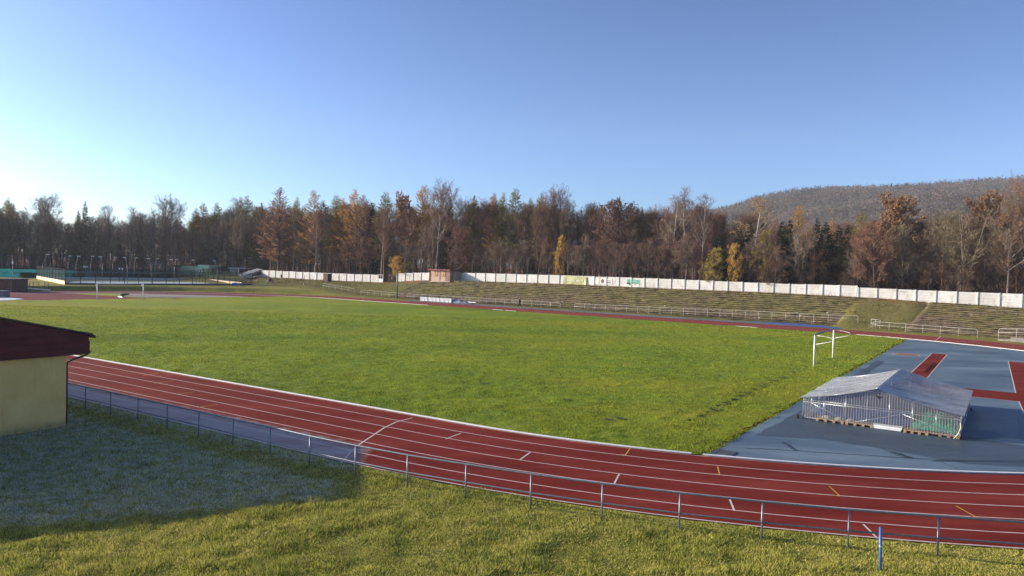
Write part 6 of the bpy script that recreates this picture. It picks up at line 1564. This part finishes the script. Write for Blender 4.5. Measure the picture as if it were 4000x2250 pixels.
o = bpy.data.objects.new('ridge_spruces', mesh_np('ridge_spruces', v, f_)); link(o); o.data.materials.append(trees_mat('ridge_green', (.035, .055, .05), .15, transl=.4)); tag(o, 'dark pointed spruces along the ridge of the distant hill', 'trees', kind='stuff')

# ------------------------------------------------------------------ air
HAZE = 0.00018
if HAZE:
    mb = MB(); mb.box((-420, -25, -11), (1500, 0, 0), (0, 1240, 0), (0, 0, 260)); o = mb.build('haze', None) if False else None
    me = bpy.data.meshes.new('haze'); v = [(x, y, z) for z in (-12, 220) for y in (-30, 1230) for x in (-450, 1520)]
    me.from_pydata(v, [], [(0, 2, 3, 1), (4, 5, 7, 6), (0, 1, 5, 4), (2, 6, 7, 3), (0, 4, 6, 2), (1, 3, 7, 5)]); me.update()
    hm_ = bpy.data.materials.new('pale_air'); hm_.use_nodes = True; nt = hm_.node_tree; nt.nodes.clear(); ou = nt.nodes.new('ShaderNodeOutputMaterial'); pv = nt.nodes.new('ShaderNodeVolumePrincipled')
    pv.inputs['Color'].default_value = (.82, .90, 1, 1); pv.inputs['Density'].default_value = HAZE; pv.inputs['Anisotropy'].default_value = .0; nt.links.new(pv.outputs[0], ou.inputs['Volume'])
    me.materials.append(hm_); o = bpy.data.objects.new('haze', me); link(o); tag(o, 'thin pale autumn haze over the stadium and hill', 'haze', kind='stuff')

# ------------------------------------------------------------------ light and camera
sv = Vector((-11.9, 2.55, 3.8)).normalized()
sd_ = bpy.data.lights.new('sun', 'SUN'); sd_.energy = 4.6; sd_.angle = R(.53); sd_.color = (1., .88, .72)
so = bpy.data.objects.new('sun', sd_); link(so); so.rotation_euler = (-sv).to_track_quat('-Z', 'Y').to_euler(); so.location = (-60, 0, 60)
w = bpy.data.worlds.new('World'); scene.world = w; w.use_nodes = True; nt = w.node_tree; bg = nt.nodes['Background']
sk = nt.nodes.new('ShaderNodeTexSky'); sk.sky_type = 'NISHITA'; sk.sun_disc = False; sk.sun_elevation = math.asin(sv.z); sk.sun_rotation = math.atan2(sv.x, sv.y)
sk.altitude = 300; sk.air_density = .7; sk.dust_density = 1.4; sk.ozone_density = 2.3
gm = nt.nodes.new('ShaderNodeGamma'); gm.inputs['Gamma'].default_value = 1.35; tn = nt.nodes.new('ShaderNodeMix'); tn.data_type = 'RGBA'; tn.blend_type = 'MULTIPLY'; tn.inputs[0].default_value = 1; tn.inputs[7].default_value = (.97, 1.045, 1.15, 1)
nt.links.new(sk.outputs[0], gm.inputs['Color']); nt.links.new(gm.outputs[0], tn.inputs[6]); nt.links.new(tn.outputs[2], bg.inputs['Color']); bg.inputs['Strength'].default_value = .063
cam = bpy.data.cameras.new('camera'); co = bpy.data.objects.new('camera', cam); link(co); scene.camera = co
cam.sensor_width = 36; cam.lens = FPX/4000*36; cam.clip_end = 12000; cam.clip_start = .1
rt = np.array([1, 0, 0.]); fw = np.array([0, math.cos(PITCH), math.sin(PITCH)]); up_ = np.array([0, -math.sin(PITCH), math.cos(PITCH)])
cr = rt*math.cos(ROLL)+up_*math.sin(ROLL); cu = up_*math.cos(ROLL)-rt*math.sin(ROLL)
co.matrix_world = Matrix(((cr[0], cu[0], -fw[0], 0), (cr[1], cu[1], -fw[1], 0), (cr[2], cu[2], -fw[2], CAMH), (0, 0, 0, 1)))
vs = scene.view_settings; vs.view_transform = 'Standard'; vs.look = 'None'; vs.gamma = 1; vs.exposure = .88; vs.use_curve_mapping = False
scene.render.engine = 'CYCLES'
scene.render.resolution_x = 1024; scene.render.resolution_y = 576
scene.cycles.volume_step_rate = 10; scene.cycles.transparent_max_bounces = 16
